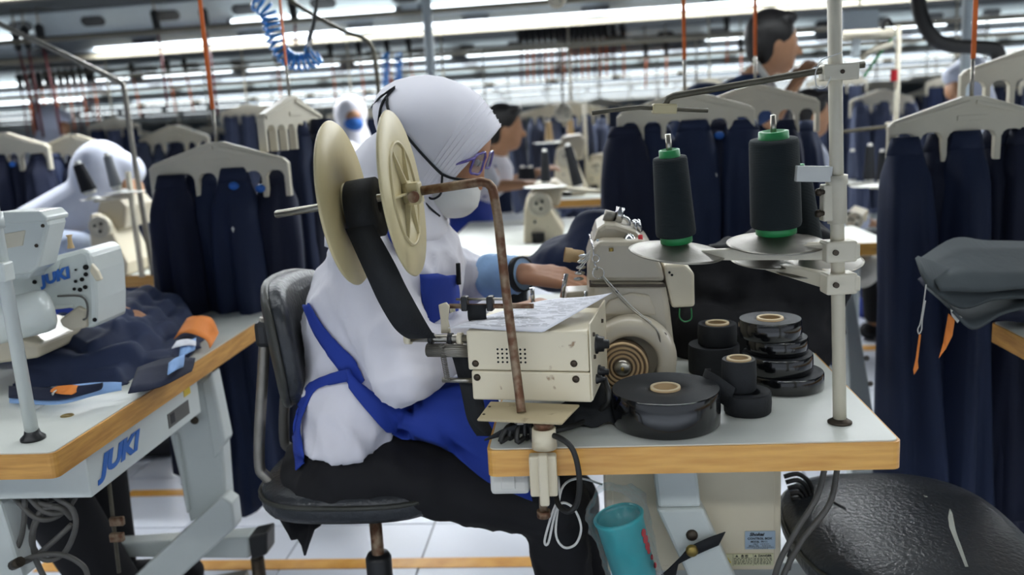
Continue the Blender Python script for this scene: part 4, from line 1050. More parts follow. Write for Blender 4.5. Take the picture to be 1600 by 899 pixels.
# thread pole
lb_ = PZ(52, 687, .75); lt_top = P(0, 395, 1.345); ld = (lt_top - lb_).normalized()
tp = thing('thread_pole', 'white slanting thread stand pole on the left table', 'thread stand', lb_)
build(MB().cyl(lb_, lb_ + ld * .85, .0105, n=20), 'pole', m_mach, tp)
build(MB().lathe([(0, 0), (.019, 0), (.019, .004), (.0125, .010), (.0105, .018)], lb_ + UP * .0003, UP, 24), 'base_flange', m_blackpl, tp)
q = lb_ + ld * .36; build(MB().lathe([(.0105, -.012), (.0135, -.012), (.0135, .012), (.0105, .012)], q, ld, 20), 'collar', m_mach, tp)
q = P(5, 425, 1.33); build(MB().box(q, (.02, .03, .03)), 'collar_lug', m_mach, tp, bevel=.003)
# grey cables hanging in coils
lc = thing('cable_coil', 'grey cables hanging in loops under the left table corner', 'cables', P(80, 880, 1.45))
for pts in ([(148, 705), (110, 790), (70, 800), (30, 760), (10, 755)], [(150, 700), (115, 780), (75, 790), (40, 770), (20, 750)], [(146, 715), (104, 795), (62, 812), (24, 780), (5, 760)], [(140, 725), (100, 770), (70, 782), (35, 765), (30, 750)],
            [(66, 742), (85, 775), (112, 795), (118, 825), (100, 865), (70, 875), (50, 850), (55, 815), (70, 795), (95, 795), (112, 810)], [(70, 745), (70, 790), (52, 830), (55, 870), (70, 905)], [(112, 820), (85, 845), (55, 870), (35, 880), (25, 884)], [(30, 880), (60, 868), (100, 868), (130, 885), (138, 905)], [(38, 745), (38, 810), (30, 850), (15, 870)]):
    build(MB().tube(smooth_path([P(x, y, 1.46 + .012 * sin(x * .3 + y * .2)) for x, y in pts], 6), .0050, 8), 'cable', m_greycab, lc)

# sewing machine at the left
Yj = 1.66
jm = thing('lockstitch_machine', 'white lockstitch machine with blue lettering on the left table', 'sewing machine', V((P(60, 500, Yj).x, Yj + .05, .75)), -ROW_A)
mach_prism([(-60, 445), (42, 412), (128, 389), (140, 396), (147, 425), (150, 470), (150, 512), (130, 515), (112, 482), (40, 490), (-60, 520)], Yj, .12, 'arm', m_mach, jm, .010)
mach_prism([(44, 418), (96, 404), (90, 424), (46, 438)], Yj - .004, .02, 'arm_recess', m_mach, jm, .003)
mach_prism([(92, 500), (122, 478), (135, 486), (136, 512), (112, 518), (96, 510)], Yj - .006, .06, 'needle_head', m_cream2, jm, .004)
mach_prism([(-80, 512), (60, 540), (60, 560), (-80, 580)], Yj - .02, .2, 'bed', m_cream2, jm, .006)
mach_prism([(-70, 350), (0, 334), (60, 331), (73, 345), (75, 352), (60, 418), (46, 428), (-70, 440)], Yj - .10, .06, 'display_box', m_mach, jm, .006)
mach_prism([(-70, 342), (0, 332), (62, 330), (73, 340), (72, 347), (0, 350), (-70, 360)], Yj - .105, .07, 'display_lid', m_mach, jm, .003)
mach_prism([(-30, 372), (39, 360), (35, 384), (-30, 396)], Yj - .102, .004, 'label_panel', m_plast, jm, .001)
mach_prism([(-70, 424), (46, 406), (52, 420), (46, 436), (-70, 450)], Yj - .06, .05, 'hinge_block', m_mach, jm, .004)
for x, y in ((67, 353), (57, 384)): build(MB().lathe([(0, -.003), (.003, -.002), (.0035, 0)], P(x, y, Yj - .102), GV, 10), 'screw', m_screw, jm)
m0, m1 = P(-10, 505, Yj - .10), P(82, 483, Yj - .06); ma = (m1 - m0).normalized()
build(MB().lathe([(.036, 0), (.040, .01), (.040, .095), (.036, .108), (.024, .114), (0, .116)], m1 - ma * .112, ma, 32), 'motor', m_mach, jm)
for x, y in ((25, 504), (25, 514)): build(MB().lathe([(0, -.003), (.003, -.002), (.0035, 0)], P(x, y, Yj - .145), GV, 10), 'motor_screw', m_screw, jm)
for x, y, r in ((134, 418, .005), (134, 429, .004), (128, 437, .004), (125, 453, .004), (133, 449, .004), (118, 440, .003), (116, 452, .003), (54, 441, .004), (118, 422, .002), (148, 500, .004)):
    build(MB().cyl(P(x, y, Yj - .004), P(x, y, Yj + .004), r * 1.05, n=12), 'access_hole', m_hdark, jm)
build(MB().lathe([(.007, 0), (.006, .004), (.0045, .010), (.004, .022), (.0065, .026), (0, .027)], P(111, 388, Yj + .05), UP, 16), 'thread_post', m_core, jm)
build(MB().tube([P(84, 402, Yj + .04), P(81, 375, Yj + .04), P(78, 370, Yj + .04)], .0026, 8), 'thread_pin', m_chrome, jm)
build(MB().tube(smooth_path([P(72, 372, Yj + .06), P(80, 378, Yj + .06), P(86, 392, Yj + .06)], 4), .004, 8), 'white_lever', m_whitepl, jm)
build(MB().tube(smooth_path([P(90, 463, Yj - .004), P(125, 463, Yj - .006), P(136, 475, Yj - .008), P(136, 495, Yj - .008), P(130, 500, Yj - .008)], 4), .002, 7), 'thread_tube', m_greycab, jm)
mach_prism([(142, 412), (152, 424), (158, 438), (150, 440), (140, 425)], Yj - .01, .01, 'take_up_guard', m_cream, jm, .002)
text('JUKI', .029, P(66, 446, Yj - .003), P(103, 436, Yj - .003) - P(68, 446, Yj - .003), UP, m_letblue, 'lettering', jm, shear=.25, bold=.0016, sx=1.05)

# garments on the left table
def cloth_pile(layers, label, m, z0, seed, name='garment_pile', cell=.006):
    """layers: (corner pixels on the table plane, thickness); each layer is a folded piece with soft edges"""
    rr = random.Random(seed); ps = []
    for pxs, th in layers: ps.append(([PZ(x, y, z0) for x, y in pxs], th, rr.uniform(0, 6), rr.uniform(-.6, .6)))
    xs = [p.x for l in ps for p in l[0]]; ys = [p.y for l in ps for p in l[0]]
    nx = int((max(xs) - min(xs)) / cell) + 3; ny = int((max(ys) - min(ys)) / cell) + 3; x0 = min(xs) - cell; y0 = min(ys) - cell
    def inside(poly, x, y):      # signed distance to a convex outline, positive inside
        d = 9.; n = len(poly)
        for k in range(n):
            a, b = poly[k], poly[(k + 1) % n]; ex, ey = b.x - a.x, b.y - a.y; l = sqrt(ex * ex + ey * ey)
            d = min(d, ((x - a.x) * ey - (y - a.y) * ex) / l * -1)
        return d
    for i, l in enumerate(ps):
        A = sum(l[0][k].x * l[0][(k + 1) % len(l[0])].y - l[0][(k + 1) % len(l[0])].x * l[0][k].y for k in range(len(l[0])))
        if A < 0: l[0].reverse()
    H = []
    for j in range(ny):
        row = []
        for i in range(nx):
            x, y = x0 + i * cell, y0 + j * cell; h = 0
            for poly, th, ph, an in ps:
                d = inside(poly, x + .006 * sin(9 * y * 6 + ph), y + .005 * sin(8 * x * 6 + ph))
                if d > 0:
                    f = min(1, d / .016); f = sqrt(f * (2 - f)); q = x * cos(an) + y * sin(an)
                    cr = abs(sin(q * 26 + ph + 2 * sin(y * 11 + ph))) ** .6 + .5 * abs(sin((x * sin(an) - y * cos(an)) * 38 + 2 * sin(x * 17)))
                    h += th * f * (.62 + .30 * cr) 
            row.append(h)
        H.append(row)
    for _ in range(1): H = [[(H[j][i] * 2 + H[max(j - 1, 0)][i] + H[min(j + 1, ny - 1)][i] + H[j][max(i - 1, 0)] + H[j][min(i + 1, nx - 1)]) / 6 for i in range(nx)] for j in range(ny)]
    mb = MB(); vs = [V((x0 + i * cell, y0 + j * cell, z0 + H[j][i])) for j in range(ny) for i in range(nx)]
    fs = [(j * nx + i, j * nx + i + 1, (j + 1) * nx + i + 1, (j + 1) * nx + i) for j in range(ny - 1) for i in range(nx - 1) if max(H[j][i], H[j + 1][i + 1], H[j][i + 1], H[j + 1][i]) > .001]
    used = sorted({k for f in fs for k in f}); mp_ = {k: n for n, k in enumerate(used)}
    mb.add([vs[k] for k in used], [[mp_[k] for k in f] for f in fs], True)
    return tag(build(mb, name, m, solid=.002, soff=1), label, 'garment')
cloth_pile([([(25, 615), (120, 600), (245, 590), (310, 545), (300, 500), (170, 520), (60, 560)], .028), ([(45, 600), (190, 602), (300, 520), (295, 492), (190, 500), (90, 545)], .030), ([(60, 585), (150, 590), (235, 560), (290, 500), (200, 496), (120, 530)], .028), ([(100, 560), (190, 575), (255, 510), (200, 500)], .022)], 'navy garment pile folded on the left table', m_navy, .7505, 5)
def sheet(pxz, nm, m, label, cat, th=.002, name=None, n=6):
    pts = [PZ(x, y, z) for x, y, z in pxz]; k = len(pts) // 2
    a = smooth_path(pts[:k], n); b = smooth_path(pts[k:][::-1], n)
    rows = [[lerp(p, q, f) + UP * .003 * sin(i * .9) * sin(pi * f) for f in (0, .25, .5, .75, 1)] for i, (p, q) in enumerate(zip(a, b))]
    return tag(build(MB().grid(rows), nm, m, solid=th), label, cat)
sheet([(15, 630, .755), (90, 632, .765), (150, 618, .765), (190, 610, .768), (190, 598, .78), (150, 598, .785), (90, 605, .785), (15, 612, .765)], 'garment_lining', m_paleblue, 'pale blue striped lining peeking out below the navy heap', 'garment')
sheet([(14, 622, .765), (90, 625, .774), (150, 612, .776), (160, 604, .78), (160, 598, .787), (150, 600, .79), (90, 606, .79), (14, 604, .775)], 'garment_fold', m_navy2, 'navy fold lying over the pale blue lining', 'garment')
for k, (x, y) in enumerate(((262, 578), (280, 552))):
    sheet([(x, y + 8, .775), (x + 10, y + 2, .78), (x + 24, y - 4, .775), (x + 26, y - 24, .79), (x + 12, y - 18, .795), (x + 2, y - 10, .785)], 'striped_trim', m_paleblue, ('pale blue trim piece hanging at the heap end, lower of two', 'pale blue trim piece hanging at the heap end, upper of two')[k], 'garment')
sheet([(200, 615, .765), (250, 605, .76), (300, 580, .762), (305, 560, .775), (260, 560, .785), (215, 575, .78)], 'garment_flap', m_navy2, 'dark navy flap folded over the wood edge of the left table', 'garment')
sheet([(272, 530, .785), (290, 520, .80), (320, 530, .785), (328, 545, .765), (342, 520, .785), (330, 497, .80), (305, 494, .815), (292, 498, .81)], 'orange_card', m_orangec, 'orange work ticket lying at the end of the navy heap', 'card', .001)
sheet([(75, 612, .782), (95, 616, .784), (112, 617, .782), (128, 603, .79), (110, 602, .795), (90, 604, .792)], 'orange_tag', m_orangec, 'orange tag tied with white string at the front of the heap', 'tag', .001)
sheet([(268, 545, .79), (290, 540, .792), (306, 541, .785), (306, 533, .79), (292, 530, .80), (276, 533, .797)], 'white_tape_piece', m_paper, 'white paper strip beside the orange work ticket', 'paper', .001)
tag(build(MB().tube(smooth_path([PZ(88, 610, .788), PZ(75, 622, .772), PZ(62, 636, .754), PZ(52, 641, .752)], 5), .0013, 6).tube(smooth_path([PZ(85, 612, .788), PZ(80, 622, .772), PZ(68, 634, .754), PZ(50, 639, .752)], 5), .0013, 6), 'tag_string', m_string), 'white string tied to the orange tag', 'string')

# ================================================================ RIGHT WORKSTATION
rt = sewing_table(.838, 1.42, .72, 1.86, 'sewing table at the right edge under folded charcoal trousers', m_wood2)
for s in (.95, 1.3):
    for t in (.85, 1.75): build(GB(MB(), s - .025, s + .025, t - .025, t + .025, 0, .70), 'leg', m_mach, rt, bevel=.004)
ft = thing('folded_trousers', 'folded charcoal trousers lying on the right edge table', 'trousers', PZ(1540, 480, .76), 0)
def fold(rowspx, Ys, nm, m, th=.010, amp=.005):
    rows = []
    for (pts, Yv) in zip(rowspx, Ys): rows.append([p + UP * amp * sin(.33 * i + Yv * 9) for i, p in enumerate(smooth_path([P(x, y, Yv if not isinstance(Yv, list) else Yv) for x, y in pts], 6))])
    return build(MB().grid(rows), nm, m, ft, solid=th)
fold([[(1436, 408), (1490, 372), (1545, 382), (1640, 385)], [(1445, 428), (1500, 395), (1560, 395), (1640, 400)], [(1458, 442), (1510, 420), (1560, 425), (1640, 430)], [(1468, 456), (1515, 452), (1565, 448), (1640, 448)]], [1.74, 1.68, 1.62, 1.56], 'top_leg', m_char)
fold([[(1432, 405), (1460, 408), (1500, 425), (1560, 452), (1640, 450)], [(1440, 430), (1470, 445), (1505, 452), (1560, 458), (1640, 455)], [(1450, 450), (1485, 470), (1515, 478), (1560, 470), (1640, 465)]], [1.64, 1.61, 1.58], 'middle_fold', m_char, .008)
fold([[(1446, 450), (1490, 470), (1530, 465), (1580, 455), (1640, 452)], [(1480, 480), (1505, 495), (1550, 485), (1600, 478), (1640, 475)], [(1490, 492), (1520, 512), (1560, 490), (1600, 485), (1640, 480)]], [1.66, 1.60, 1.57], 'hem_flap', m_char, .006)
fold([[(1440, 430), (1470, 455), (1530, 475), (1600, 480), (1660, 480)], [(1460, 445), (1500, 480), (1550, 495), (1600, 500), (1660, 500)]], [1.80, 1.70], 'lower_leg', m_navy2, .02)
tg = thing('hang_tag', 'rust orange hang tag dangling on a looped white string', 'tag', P(1433, 580, 1.6))
build(MB().tube(smooth_path([P(1447, 445, 1.58), P(1443, 475, 1.58), P(1438, 505, 1.58), P(1434, 515, 1.58), P(1436, 522, 1.58), P(1440, 515, 1.58), P(1441, 500, 1.58), P(1446, 470, 1.58)], 4), .0012, 6), 'string', m_string, tg)
build(MB().add([P(1436, 523, 1.58), P(1439, 523, 1.58), P(1434, 565, 1.58), P(1435, 575, 1.58), P(1428, 586, 1.58), P(1427, 578, 1.58), P(1431, 560, 1.58)], [(0, 1, 2, 6), (6, 2, 3, 4, 5)]), 'card', m_orangec, tg, solid=.001)
tg = thing('hang_tag', 'curled rust orange tag under the folded charcoal trousers', 'tag', P(1475, 550, 1.6))
build(MB().add([P(1482, 490, 1.58), P(1492, 500, 1.58), P(1488, 525, 1.57), P(1478, 545, 1.57), P(1467, 560, 1.57), P(1474, 535, 1.58), P(1478, 512, 1.58)], [(0, 1, 2, 6), (6, 2, 3, 5), (5, 3, 4)]), 'card', m_orangec, tg, solid=.001)
build(MB().add([P(1485, 483, 1.575), P(1503, 496, 1.575), P(1496, 505, 1.575), P(1487, 494, 1.575)], [(0, 1, 2, 3)]), 'care_label', m_whitepl, tg, solid=.001)

# ================================================================ HANGERS WITH TROUSERS
def hanger_poly(w=.38, gh=.05, n=6, drop=.100):
    tw = .013; a = (w - (n + 1) * tw) / n; zt = -gh - .03; zb = -gh - drop
    pts = [(-.02, 0), (-w / 2 + .012, -gh), (-w / 2, -gh - .012), (-w / 2, zb)]
    x = -w / 2
    for k in range(n):
        x += tw; pts += [(x, zb), (x, zt - .016), (x + a * .12, zt - .005), (x + a * .3, zt), (x + a * .7, zt), (x + a * .88, zt - .005), (x + a, zt - .016), (x + a, zb)]; x += a
    pts += [(w / 2, zb), (w / 2, -gh - .012), (w / 2 - .012, -gh), (.02, 0)]
    return pts
HG = {}
def make_hanger(p, rz, label, group, strap_px=None, strap_mat=m_orange, w=.38, strap=True, ztop=1.80):
    r = thing('garment_hanger', label, 'hanger', p, rz, group)
    key = ('b', w)
    pl = hanger_poly(w)
    mb = MB().prism(pl, (0, .011, 0), (1, 0, 0), (0, 0, 1), .022); build(mb, 'hanger_body', m_plast, r, local=True, bevel=.002)
    gh = .05
    build(MB().box((-w * .245, -.013, -gh * .5 - .012), (w * .47, .006, .009), Matrix.Rotation(-atan2(gh, w / 2), 3, 'Y')), 'front_rib', m_plast, r, local=True, bevel=.001)
    build(MB().box((w * .245, -.013, -gh * .5 - .012), (w * .47, .006, .009), Matrix.Rotation(atan2(gh, w / 2), 3, 'Y')), 'front_rib', m_plast, r, local=True, bevel=.001)
    build(MB().box((0, -.012, -.05), (.07, .004, .012)), 'grip', m_plast, r, local=True, bevel=.001)
    if strap:
        build(MB().cyl((0, 0, -.02), (0, 0, .085), .0045, n=10), 'steel_hook', m_steel, r, local=True)
        build(MB().box((0, 0, .085 + (ztop - p[2] - .085) / 2), (.010, .004, ztop - p[2] - .085)), 'strap', strap_mat, r, local=True)
    return r
def trousers(top, w, dep, L, seed, label, group, m=m_navy, rz=0.0, lean=(0, 0), flare=1.25, clip=False, name='hanging_trousers', n=36, fold=1.35, sticker=False):
    rr = random.Random(seed); r = thing(name, label, 'trousers', V(top) - UP * L, rz, group)
    ph = [rr.uniform(0, 6.28) for _ in range(6)]; K = 22; sw = rr.uniform(-.03, .03)
    def ring(h, grow=1.0):
        wi = w / 2 * interp([(0, .50), (.03, .60), (.09, .86), (.2, 1.0), (1, flare)], h) * grow; di = dep / 2 * interp([(0, .22), (.04, .34), (.12, .9), (.3, 1.0), (1, 1.05)], h) * grow; z = L * (1 - h)
        am = fold * min(1, .10 + h * 2.4); out = []
        for k in range(n):
            a = 2 * pi * k / n
            f = 1 + am * (.20 * sin(3 * a + ph[0] + 2.2 * h) + .13 * sin(6 * a + ph[1] - 2.8 * h) + .05 * sin(11 * a + ph[2] + 4 * h))
            out.append(V((wi * cos(a) * (1 + .35 * (f - 1)) + lean[0] * h + sw * sin(2.2 * h + ph[3]), di * sin(a) * f + lean[1] * h + .012, z + (0 if h < 1 else .012 * sin(3 * a + ph[4])))))
        return out
    hs = [0, .01, .03, .06, .09, .12, .16] + [.16 + .84 * (j + 1) / 15 for j in range(15)]
    build(MB().loft([ring(h) for h in hs]), 'legs', m, r, local=True)
    build(MB().loft([ring(h, 1.05) for h in (.004, .02, .042)]), 'waistband', m, r, local=True)
    if clip: build(MB().ell((rr.uniform(-.01, .01), -dep / 2 * .55, L - .045), (.014, .008, .011)), 'blue_clip', m_letblue, r, local=True)
    if sticker: build(MB().prism([(0, 0), (.004, .010), (0, .016), (-.004, .010)], (rr.uniform(-.02, .03), -dep / 2 * 1.30, L - .16), (1, 0, 0), (0, 0, 1), .001), 'size_sticker', m_whitepl, r, local=True)
    return r
def rack(peak, Y, xs, top_py, bot_py, label_h, label_t, grp, seed, wpx=60, dep=.12, m=m_navy, rz=-ROW_A, flare=1.2, strap=True, clips=(), w=.38, dYs=None, stick=(), hang=True):
    if hang: make_hanger(P(*peak, Y), rz, label_h, 'cream garment hangers', strap=strap, w=w)
    for i, x in enumerate(xs):
        Yi = Y + (dYs[i] if dYs else .02 * ((i % 2) * 2 - 1))
        tp = top_py[i] if isinstance(top_py, (list, tuple)) else top_py
        bp = bot_py[i] if isinstance(bot_py, (list, tuple)) else bot_py
        t = P(x, tp, Yi); b = P(x, bp, Yi)
        w_ = (wpx[i] if isinstance(wpx, (list, tuple)) else wpx) * Yi / F_PX
        lb = label_t[i] if isinstance(label_t, (list, tuple)) else label_t
        trousers(t, w_, dep, t.z - b.z, seed + i, lb, grp, m if not isinstance(m, (list, tuple)) else m[i], rz, flare=flare, clip=i in clips, sticker=i in stick)
rack((338, 222), 2.35, [258, 312, 368, 416], [274, 268, 262, 266], [740, 790, 785, 770], 'cream hanger with dark trousers left of the seated woman',
     ['leftmost navy trousers on the hanger left of the seated woman', 'second navy trousers from the left on the hanger left of the seated woman', 'third navy trousers from the left on the hanger left of the seated woman', 'rightmost navy trousers on the hanger left of the seated woman'],
     'navy trousers left of the seated woman', 10, [80, 86, 80, 76], .15, [m_navy2, m_navy, m_navy, m_navy2], clips=(2, 3), stick=(2,), flare=1.15)
make_hanger(P(452, 150, 2.55), radians(78), 'cream hanger seen edge-on above the chair back', 'cream garment hangers')
rack((0, 0), 2.62, [455, 492], [190, 186], [720, 720], '', ['navy trousers behind the edge-on hanger, left of two', 'navy trousers behind the edge-on hanger, beside the reel'], 'navy trousers behind the chair', 30, [70, 60], .18, [m_navy, m_navy2], hang=False, flare=1.1)
rack((1070, 142), 2.50, [988, 1024, 1072, 1120, 1172], [197, 192, 188, 186, 186], [560, 570, 570, 570, 560], 'cream hanger with navy trousers behind the leaning thread cone',
     ['navy trousers at the left end of the hanger behind the leaning cone', 'second navy trousers from the left behind the leaning cone', 'middle navy trousers directly behind the leaning cone', 'navy trousers between the two thread cones', 'navy trousers at the right end behind the large cone'],
     'navy trousers behind the thread cones', 40, [80, 76, 78, 78, 80], .16, [m_navy2, m_navy, m_navy, m_navy2, m_navy], clips=(3,), stick=(1, 3), flare=1.5)
rack((1180, 132), 2.72, [1240, 1272], [186, 188], [560, 560], 'cream hanger behind and right of the large thread cone', ['navy trousers seen between large cone and pole, left of two', 'navy trousers seen between large cone and pole, right of two'], 'navy trousers behind the pole', 50, [60, 50], .14, [m_navy2, m_navy])
rack((1518, 150), 2.10, [1432, 1475, 1520, 1565, 1612], [214, 208, 204, 202, 198], [815, 830, 825, 815, 800], 'cream hanger with navy trousers at the right, lower of two',
     ['leftmost navy trousers hanging at the right above the torn chair', 'second navy trousers from the left on the right-hand hanger', 'middle navy trousers on the right-hand hanger', 'fourth navy trousers from the left on the right-hand hanger', 'navy trousers at the right picture edge'],
     'navy trousers at the right', 60, [82, 80, 82, 82, 86], .16, [m_navy, m_navy2, m_navy, m_navy2, m_navy2], flare=1.35)
rack((1622, 72), 2.30, [1585, 1640], [180, 176], [700, 700], 'cream hanger at the right edge, upper of two', ['navy trousers behind the right-hand hanger, left of two', 'navy trousers behind the right-hand hanger at the frame edge'], 'navy trousers far right', 70, 60, .14, m_navy, clips=(0, 1))
rack((5, 208), 3.5, [-6, 24, 55], [242, 238, 240], 480, 'cream hanger at the left picture edge behind the bluish headscarf', ['dark trousers at the left picture edge behind the display box', 'second dark trousers from the left picture edge', 'third dark trousers from the left picture edge'], 'dark trousers at the far left', 80, 38, .14, m_navy2, clips=(1,), strap=False, w=.36)
rack((112, 210), 3.6, [80, 108, 135, 160], 240, 470, 'cream hanger above the bluish white headscarf at left', ['dark trousers behind the bluish headscarf, leftmost', 'dark trousers behind the bluish headscarf, second', 'dark trousers behind the bluish headscarf, third', 'dark trousers behind the bluish headscarf, rightmost'], 'dark trousers behind the bluish headscarf', 90, 36, .14, [m_navy, m_navy2, m_navy2, m_navy], strap=False, w=.34)
rack((270, 196), 4.2, [225, 248, 275, 300], 222, 400, 'cream hanger farther back beside the grey pole at left', ['grey trousers just right of the grey pole, leftmost', 'grey trousers just right of the grey pole, second', 'dark trousers behind the left hanger, third', 'dark trousers behind the left hanger, fourth'], 'trousers behind the left hanger', 100, 28, .14, [m_slate, m_slate, m_navy2, m_navy2], strap=False, w=.34)

# ================================================================ PEOPLE
def hand(mb, wrist, d, nrm, L=.17, curl=.5, spread=.012, thumb_side=1, w=.040):
    d = V(d).normalized(); nrm = V(nrm); nrm = (nrm - d * nrm.dot(d)).normalized(); sd = d.cross(nrm) * thumb_side
    wrist = V(wrist); k = L / .17
    kn = wrist + d * .075 * k
    for f in (-1.0, -.35, .35, 1.0): mb.cap(wrist + sd * f * .018 * k, kn + sd * f * .027 * k, .015 * k, .0115 * k, 8)
    for i, (f, l) in enumerate(((1.0, .075), (.35, .083), (-.35, .077), (-1.0, .060))):
        p = kn + sd * f * .027 * k; dd = (d + sd * f * spread * 6).normalized(); r = (.0088 - .0004 * i) * k
        for j, (fr, ang) in enumerate(((.45, curl * .5), (.30, curl * 1.2), (.25, curl * 1.7))):
            e = (dd * cos(ang) - nrm * sin(ang)).normalized(); q = p + e * l * fr * k; mb.cap(p, q, r, r * .9, 8); p = q; r *= .9
    p = wrist + sd * .020 * k + d * .018 * k
    for e, l, r in (((d * .6 + sd * .75 - nrm * .2), .042, .0115), ((d * .85 + sd * .35 - nrm * .35), .032, .0095), ((d + sd * .05 - nrm * .4), .024, .0085)):
        q = p + e.normalized() * l * k; mb.cap(p, q, r * k, r * .9 * k, 8); p = q
def ering(px_l, px_r, py, Yc, b, n=36, e=2.3, tilt=0.0):
    a, c = P(px_l, py, Yc), P(px_r, py, Yc); m = (a + c) / 2; rx = (c - a).length / 2; out = []
    for k in range(n):
        t = 2 * pi * k / n; ct, st = cos(t), sin(t)
        out.append(m + V((rx * abs(ct) ** (2 / e) * (1 if ct >= 0 else -1), b * abs(st) ** (2 / e) * (1 if st >= 0 else -1), tilt * rx * ct)))
    return out

from mathutils import noise as mnoise
def wrinkle(o, layers):      # ridged, stretched folds pushed along the normals: (direction, height, along, across)
    me = o.data; M = mw(o); nv = [v.normal.copy() for v in me.vertices]
    for i, v in enumerate(me.vertices):
        p = M @ v.co; d = 0
        for k, (dr_, h, al, ac) in enumerate(layers):
            dr_ = V(dr_).normalized(); e1 = dr_.cross(V((0, 1, .2))).normalized(); e2 = dr_.cross(e1)
            q = V((p.dot(dr_) * al + 3.1 * k, p.dot(e1) * ac, p.dot(e2) * ac * .6))
            n = mnoise.noise(q); w_ = .5 + .5 * mnoise.noise(p * 5 + V((k * 7, 0, 0)))
            d += h * w_ * ((1 - abs(n) * 2.2) ** 2 if abs(n) < .45 else 0)
        v.co += nv[i] * (d - .004)
    me.update()
YW = 1.62
wm = thing('person', 'woman in white headscarf, white mask and blue apron sewing at the centre table', 'person', V((P(540, 745, YW).x, YW, .0)))
# --- body: one continuous skin figure (head, neck, trunk, arms, hands, legs)
bd = MB()
hc = P(685, 230, YW); gz = V((.78, -.06, -.50)).normalized(); hu = V((.50, 0, .86)).normalized(); hr = gz.cross(hu).normalized()
HR = Matrix((gz, hr, hu)).transposed(); hu = hr.cross(gz)
HR = Matrix((gz, hr, hu)).transposed()
bd.ell(hc, (.092, .076, .112), HR)
bd.ell(hc + gz * .030 - hu * .060, (.045, .045, .045), HR)
bd.cap(hc + gz * .084 + hu * .010, hc + gz * .096 - hu * .024, .008, .012, 10)
for sg in (-1, 1): bd.ell(hc + hr * sg * .078 - gz * .005 - hu * .01, (.018, .008, .03), HR)
nb_ = P(610, 370, YW); bd.cap(hc - gz * .02 - hu * .06, nb_, .045, .05)
hp = P(540, 720, YW); bd.cap(nb_ + V((.02, 0, -.08)), hp + V((.02, 0, .03)), .08, .08)
shN, elN, wrN = P(590, 405, 1.475), P(628, 580, 1.42), P(800, 492, 1.53)
shF, elF, wrF = P(655, 398, 1.77), P(728, 436, 1.84), P(822, 428, 1.74)
for a, b, c, sgn in ((shN, elN, wrN, 1), (shF, elF, wrF, -1)):
    bd.cap(nb_ + V((.02, 0, -.06)), a, .045, .04); bd.cap(a, b, .045, .036); bd.cap(b, c, .034, .022)
hand(bd, wrF, V((.95, -.25, -.12)), V((.1, -.35, 1)), .165, .45, thumb_side=-1)
hand(bd, wrN, V((.85, .40, .10)), V((0, .0, 1)), .165, .55, thumb_side=1)
kN, kF = P(868, 788, 1.52), P(890, 780, 1.76)
fN, fF = V((kN.x + .02, 1.54, .10)), V((kF.x + .04, 1.78, .10))
for yy, k_, f_ in ((1.53, kN, fN), (1.72, kF, fF)):
    h_ = P(545, 732, yy); bd.cap(h_, k_, .07, .05); bd.cap(k_, f_, .045, .03); bd.cap(f_ - UP * .02, f_ + V((.14, 0, -.05)), .035, .028)
bo = build(bd, 'body', m_skin, wm); remesh(bo, .005, 2, .5); freeze(bo)
# eyes and brows
for sg in (-1, 1):
    e_ = hc + gz * .073 + hr * sg * .031 + hu * .012
    build(MB().ell(e_, (.009, .013, .009), HR), 'eye', m_whitepl, bo); build(MB().ell(e_ + gz * .0065, (.0045, .0055, .0055), HR), 'pupil', m_hdark, bo)
    build(MB().cap(e_ + hr * .014 + hu * .016, e_ - hr * .014 + hu * .017, .003, .003, 6), 'eyebrow', m_hair, bo)

# --- trousers
tr_ = MB(); tr_.ell(P(540, 724, YW), (.125, .170, .075))
for yy, k_, f_ in ((1.53, kN, fN), (1.72, kF, fF)):
    tr_.cap(P(545, 728, yy), k_, .078, .066, 18); tr_.cap(k_, f_ + UP * .04, .062, .052, 18)
to = build(tr_, 'trousers', m_black, wm); remesh(to, .009, 6); displace(to, .10, .018); freeze(to); wrinkle(to, [((.9, .1, -.3), .008, 3, 16), ((.2, .3, .9), .008, 4, 18)])
for f_ in (fN, fF):
    sh_ = MB().cap(f_ - UP * .03 + V((-.03, 0, 0)), f_ + V((.16, 0, -.055)), .042, .036); so_ = build(sh_, 'shoe', m_shoe, wm)
# --- jacket: trunk and sleeves in one mesh
tk = [(598, 678, 345, 1.62, .075), (560, 700, 358, 1.62, .12), (528, 716, 378, 1.62, .165), (502, 724, 412, 1.62, .190), (484, 722, 452, 1.62, .190), (480, 708, 505, 1.62, .178), (482, 690, 560, 1.62, .170), (476, 660, 612, 1.62, .176), (472, 636, 645, 1.62, .184), (472, 622, 664, 1.62, .186)]
def trunk(): return MB().loft([ering(*r) for r in tk])
jk = trunk()
jk.cap(shN + V((-.015, .03, .01)), elN, .074, .062, 18); jk.cap(elN, lerp(elN, wrN, .80), .060, .046, 18)
jk.cap(shF + V((-.02, -.03, 0)), elF, .074, .060, 18); jk.cap(elF, lerp(elF, wrF, .36), .058, .046, 18)
jo = build(jk, 'jacket', m_white, wm); remesh(jo, .008, 5); displace(jo, .15, .024); freeze(jo); wrinkle(jo, [((.45, .1, -.88), .013, 2.2, 17), ((.85, .2, .25), .010, 2.6, 20), ((-.3, .3, -.9), .006, 5, 34)])
t1 = build(trunk(), 'tmp', m_white); TRK = bvh([t1, to]); bpy.data.objects.remove(t1)
JB = bvh([jo])
# collar
build(MB().loft([ering(602, 690, 352, 1.62, .085), ering(610, 700, 335, 1.62, .080)], caps=False), 'collar', m_white, wm, solid=.006)
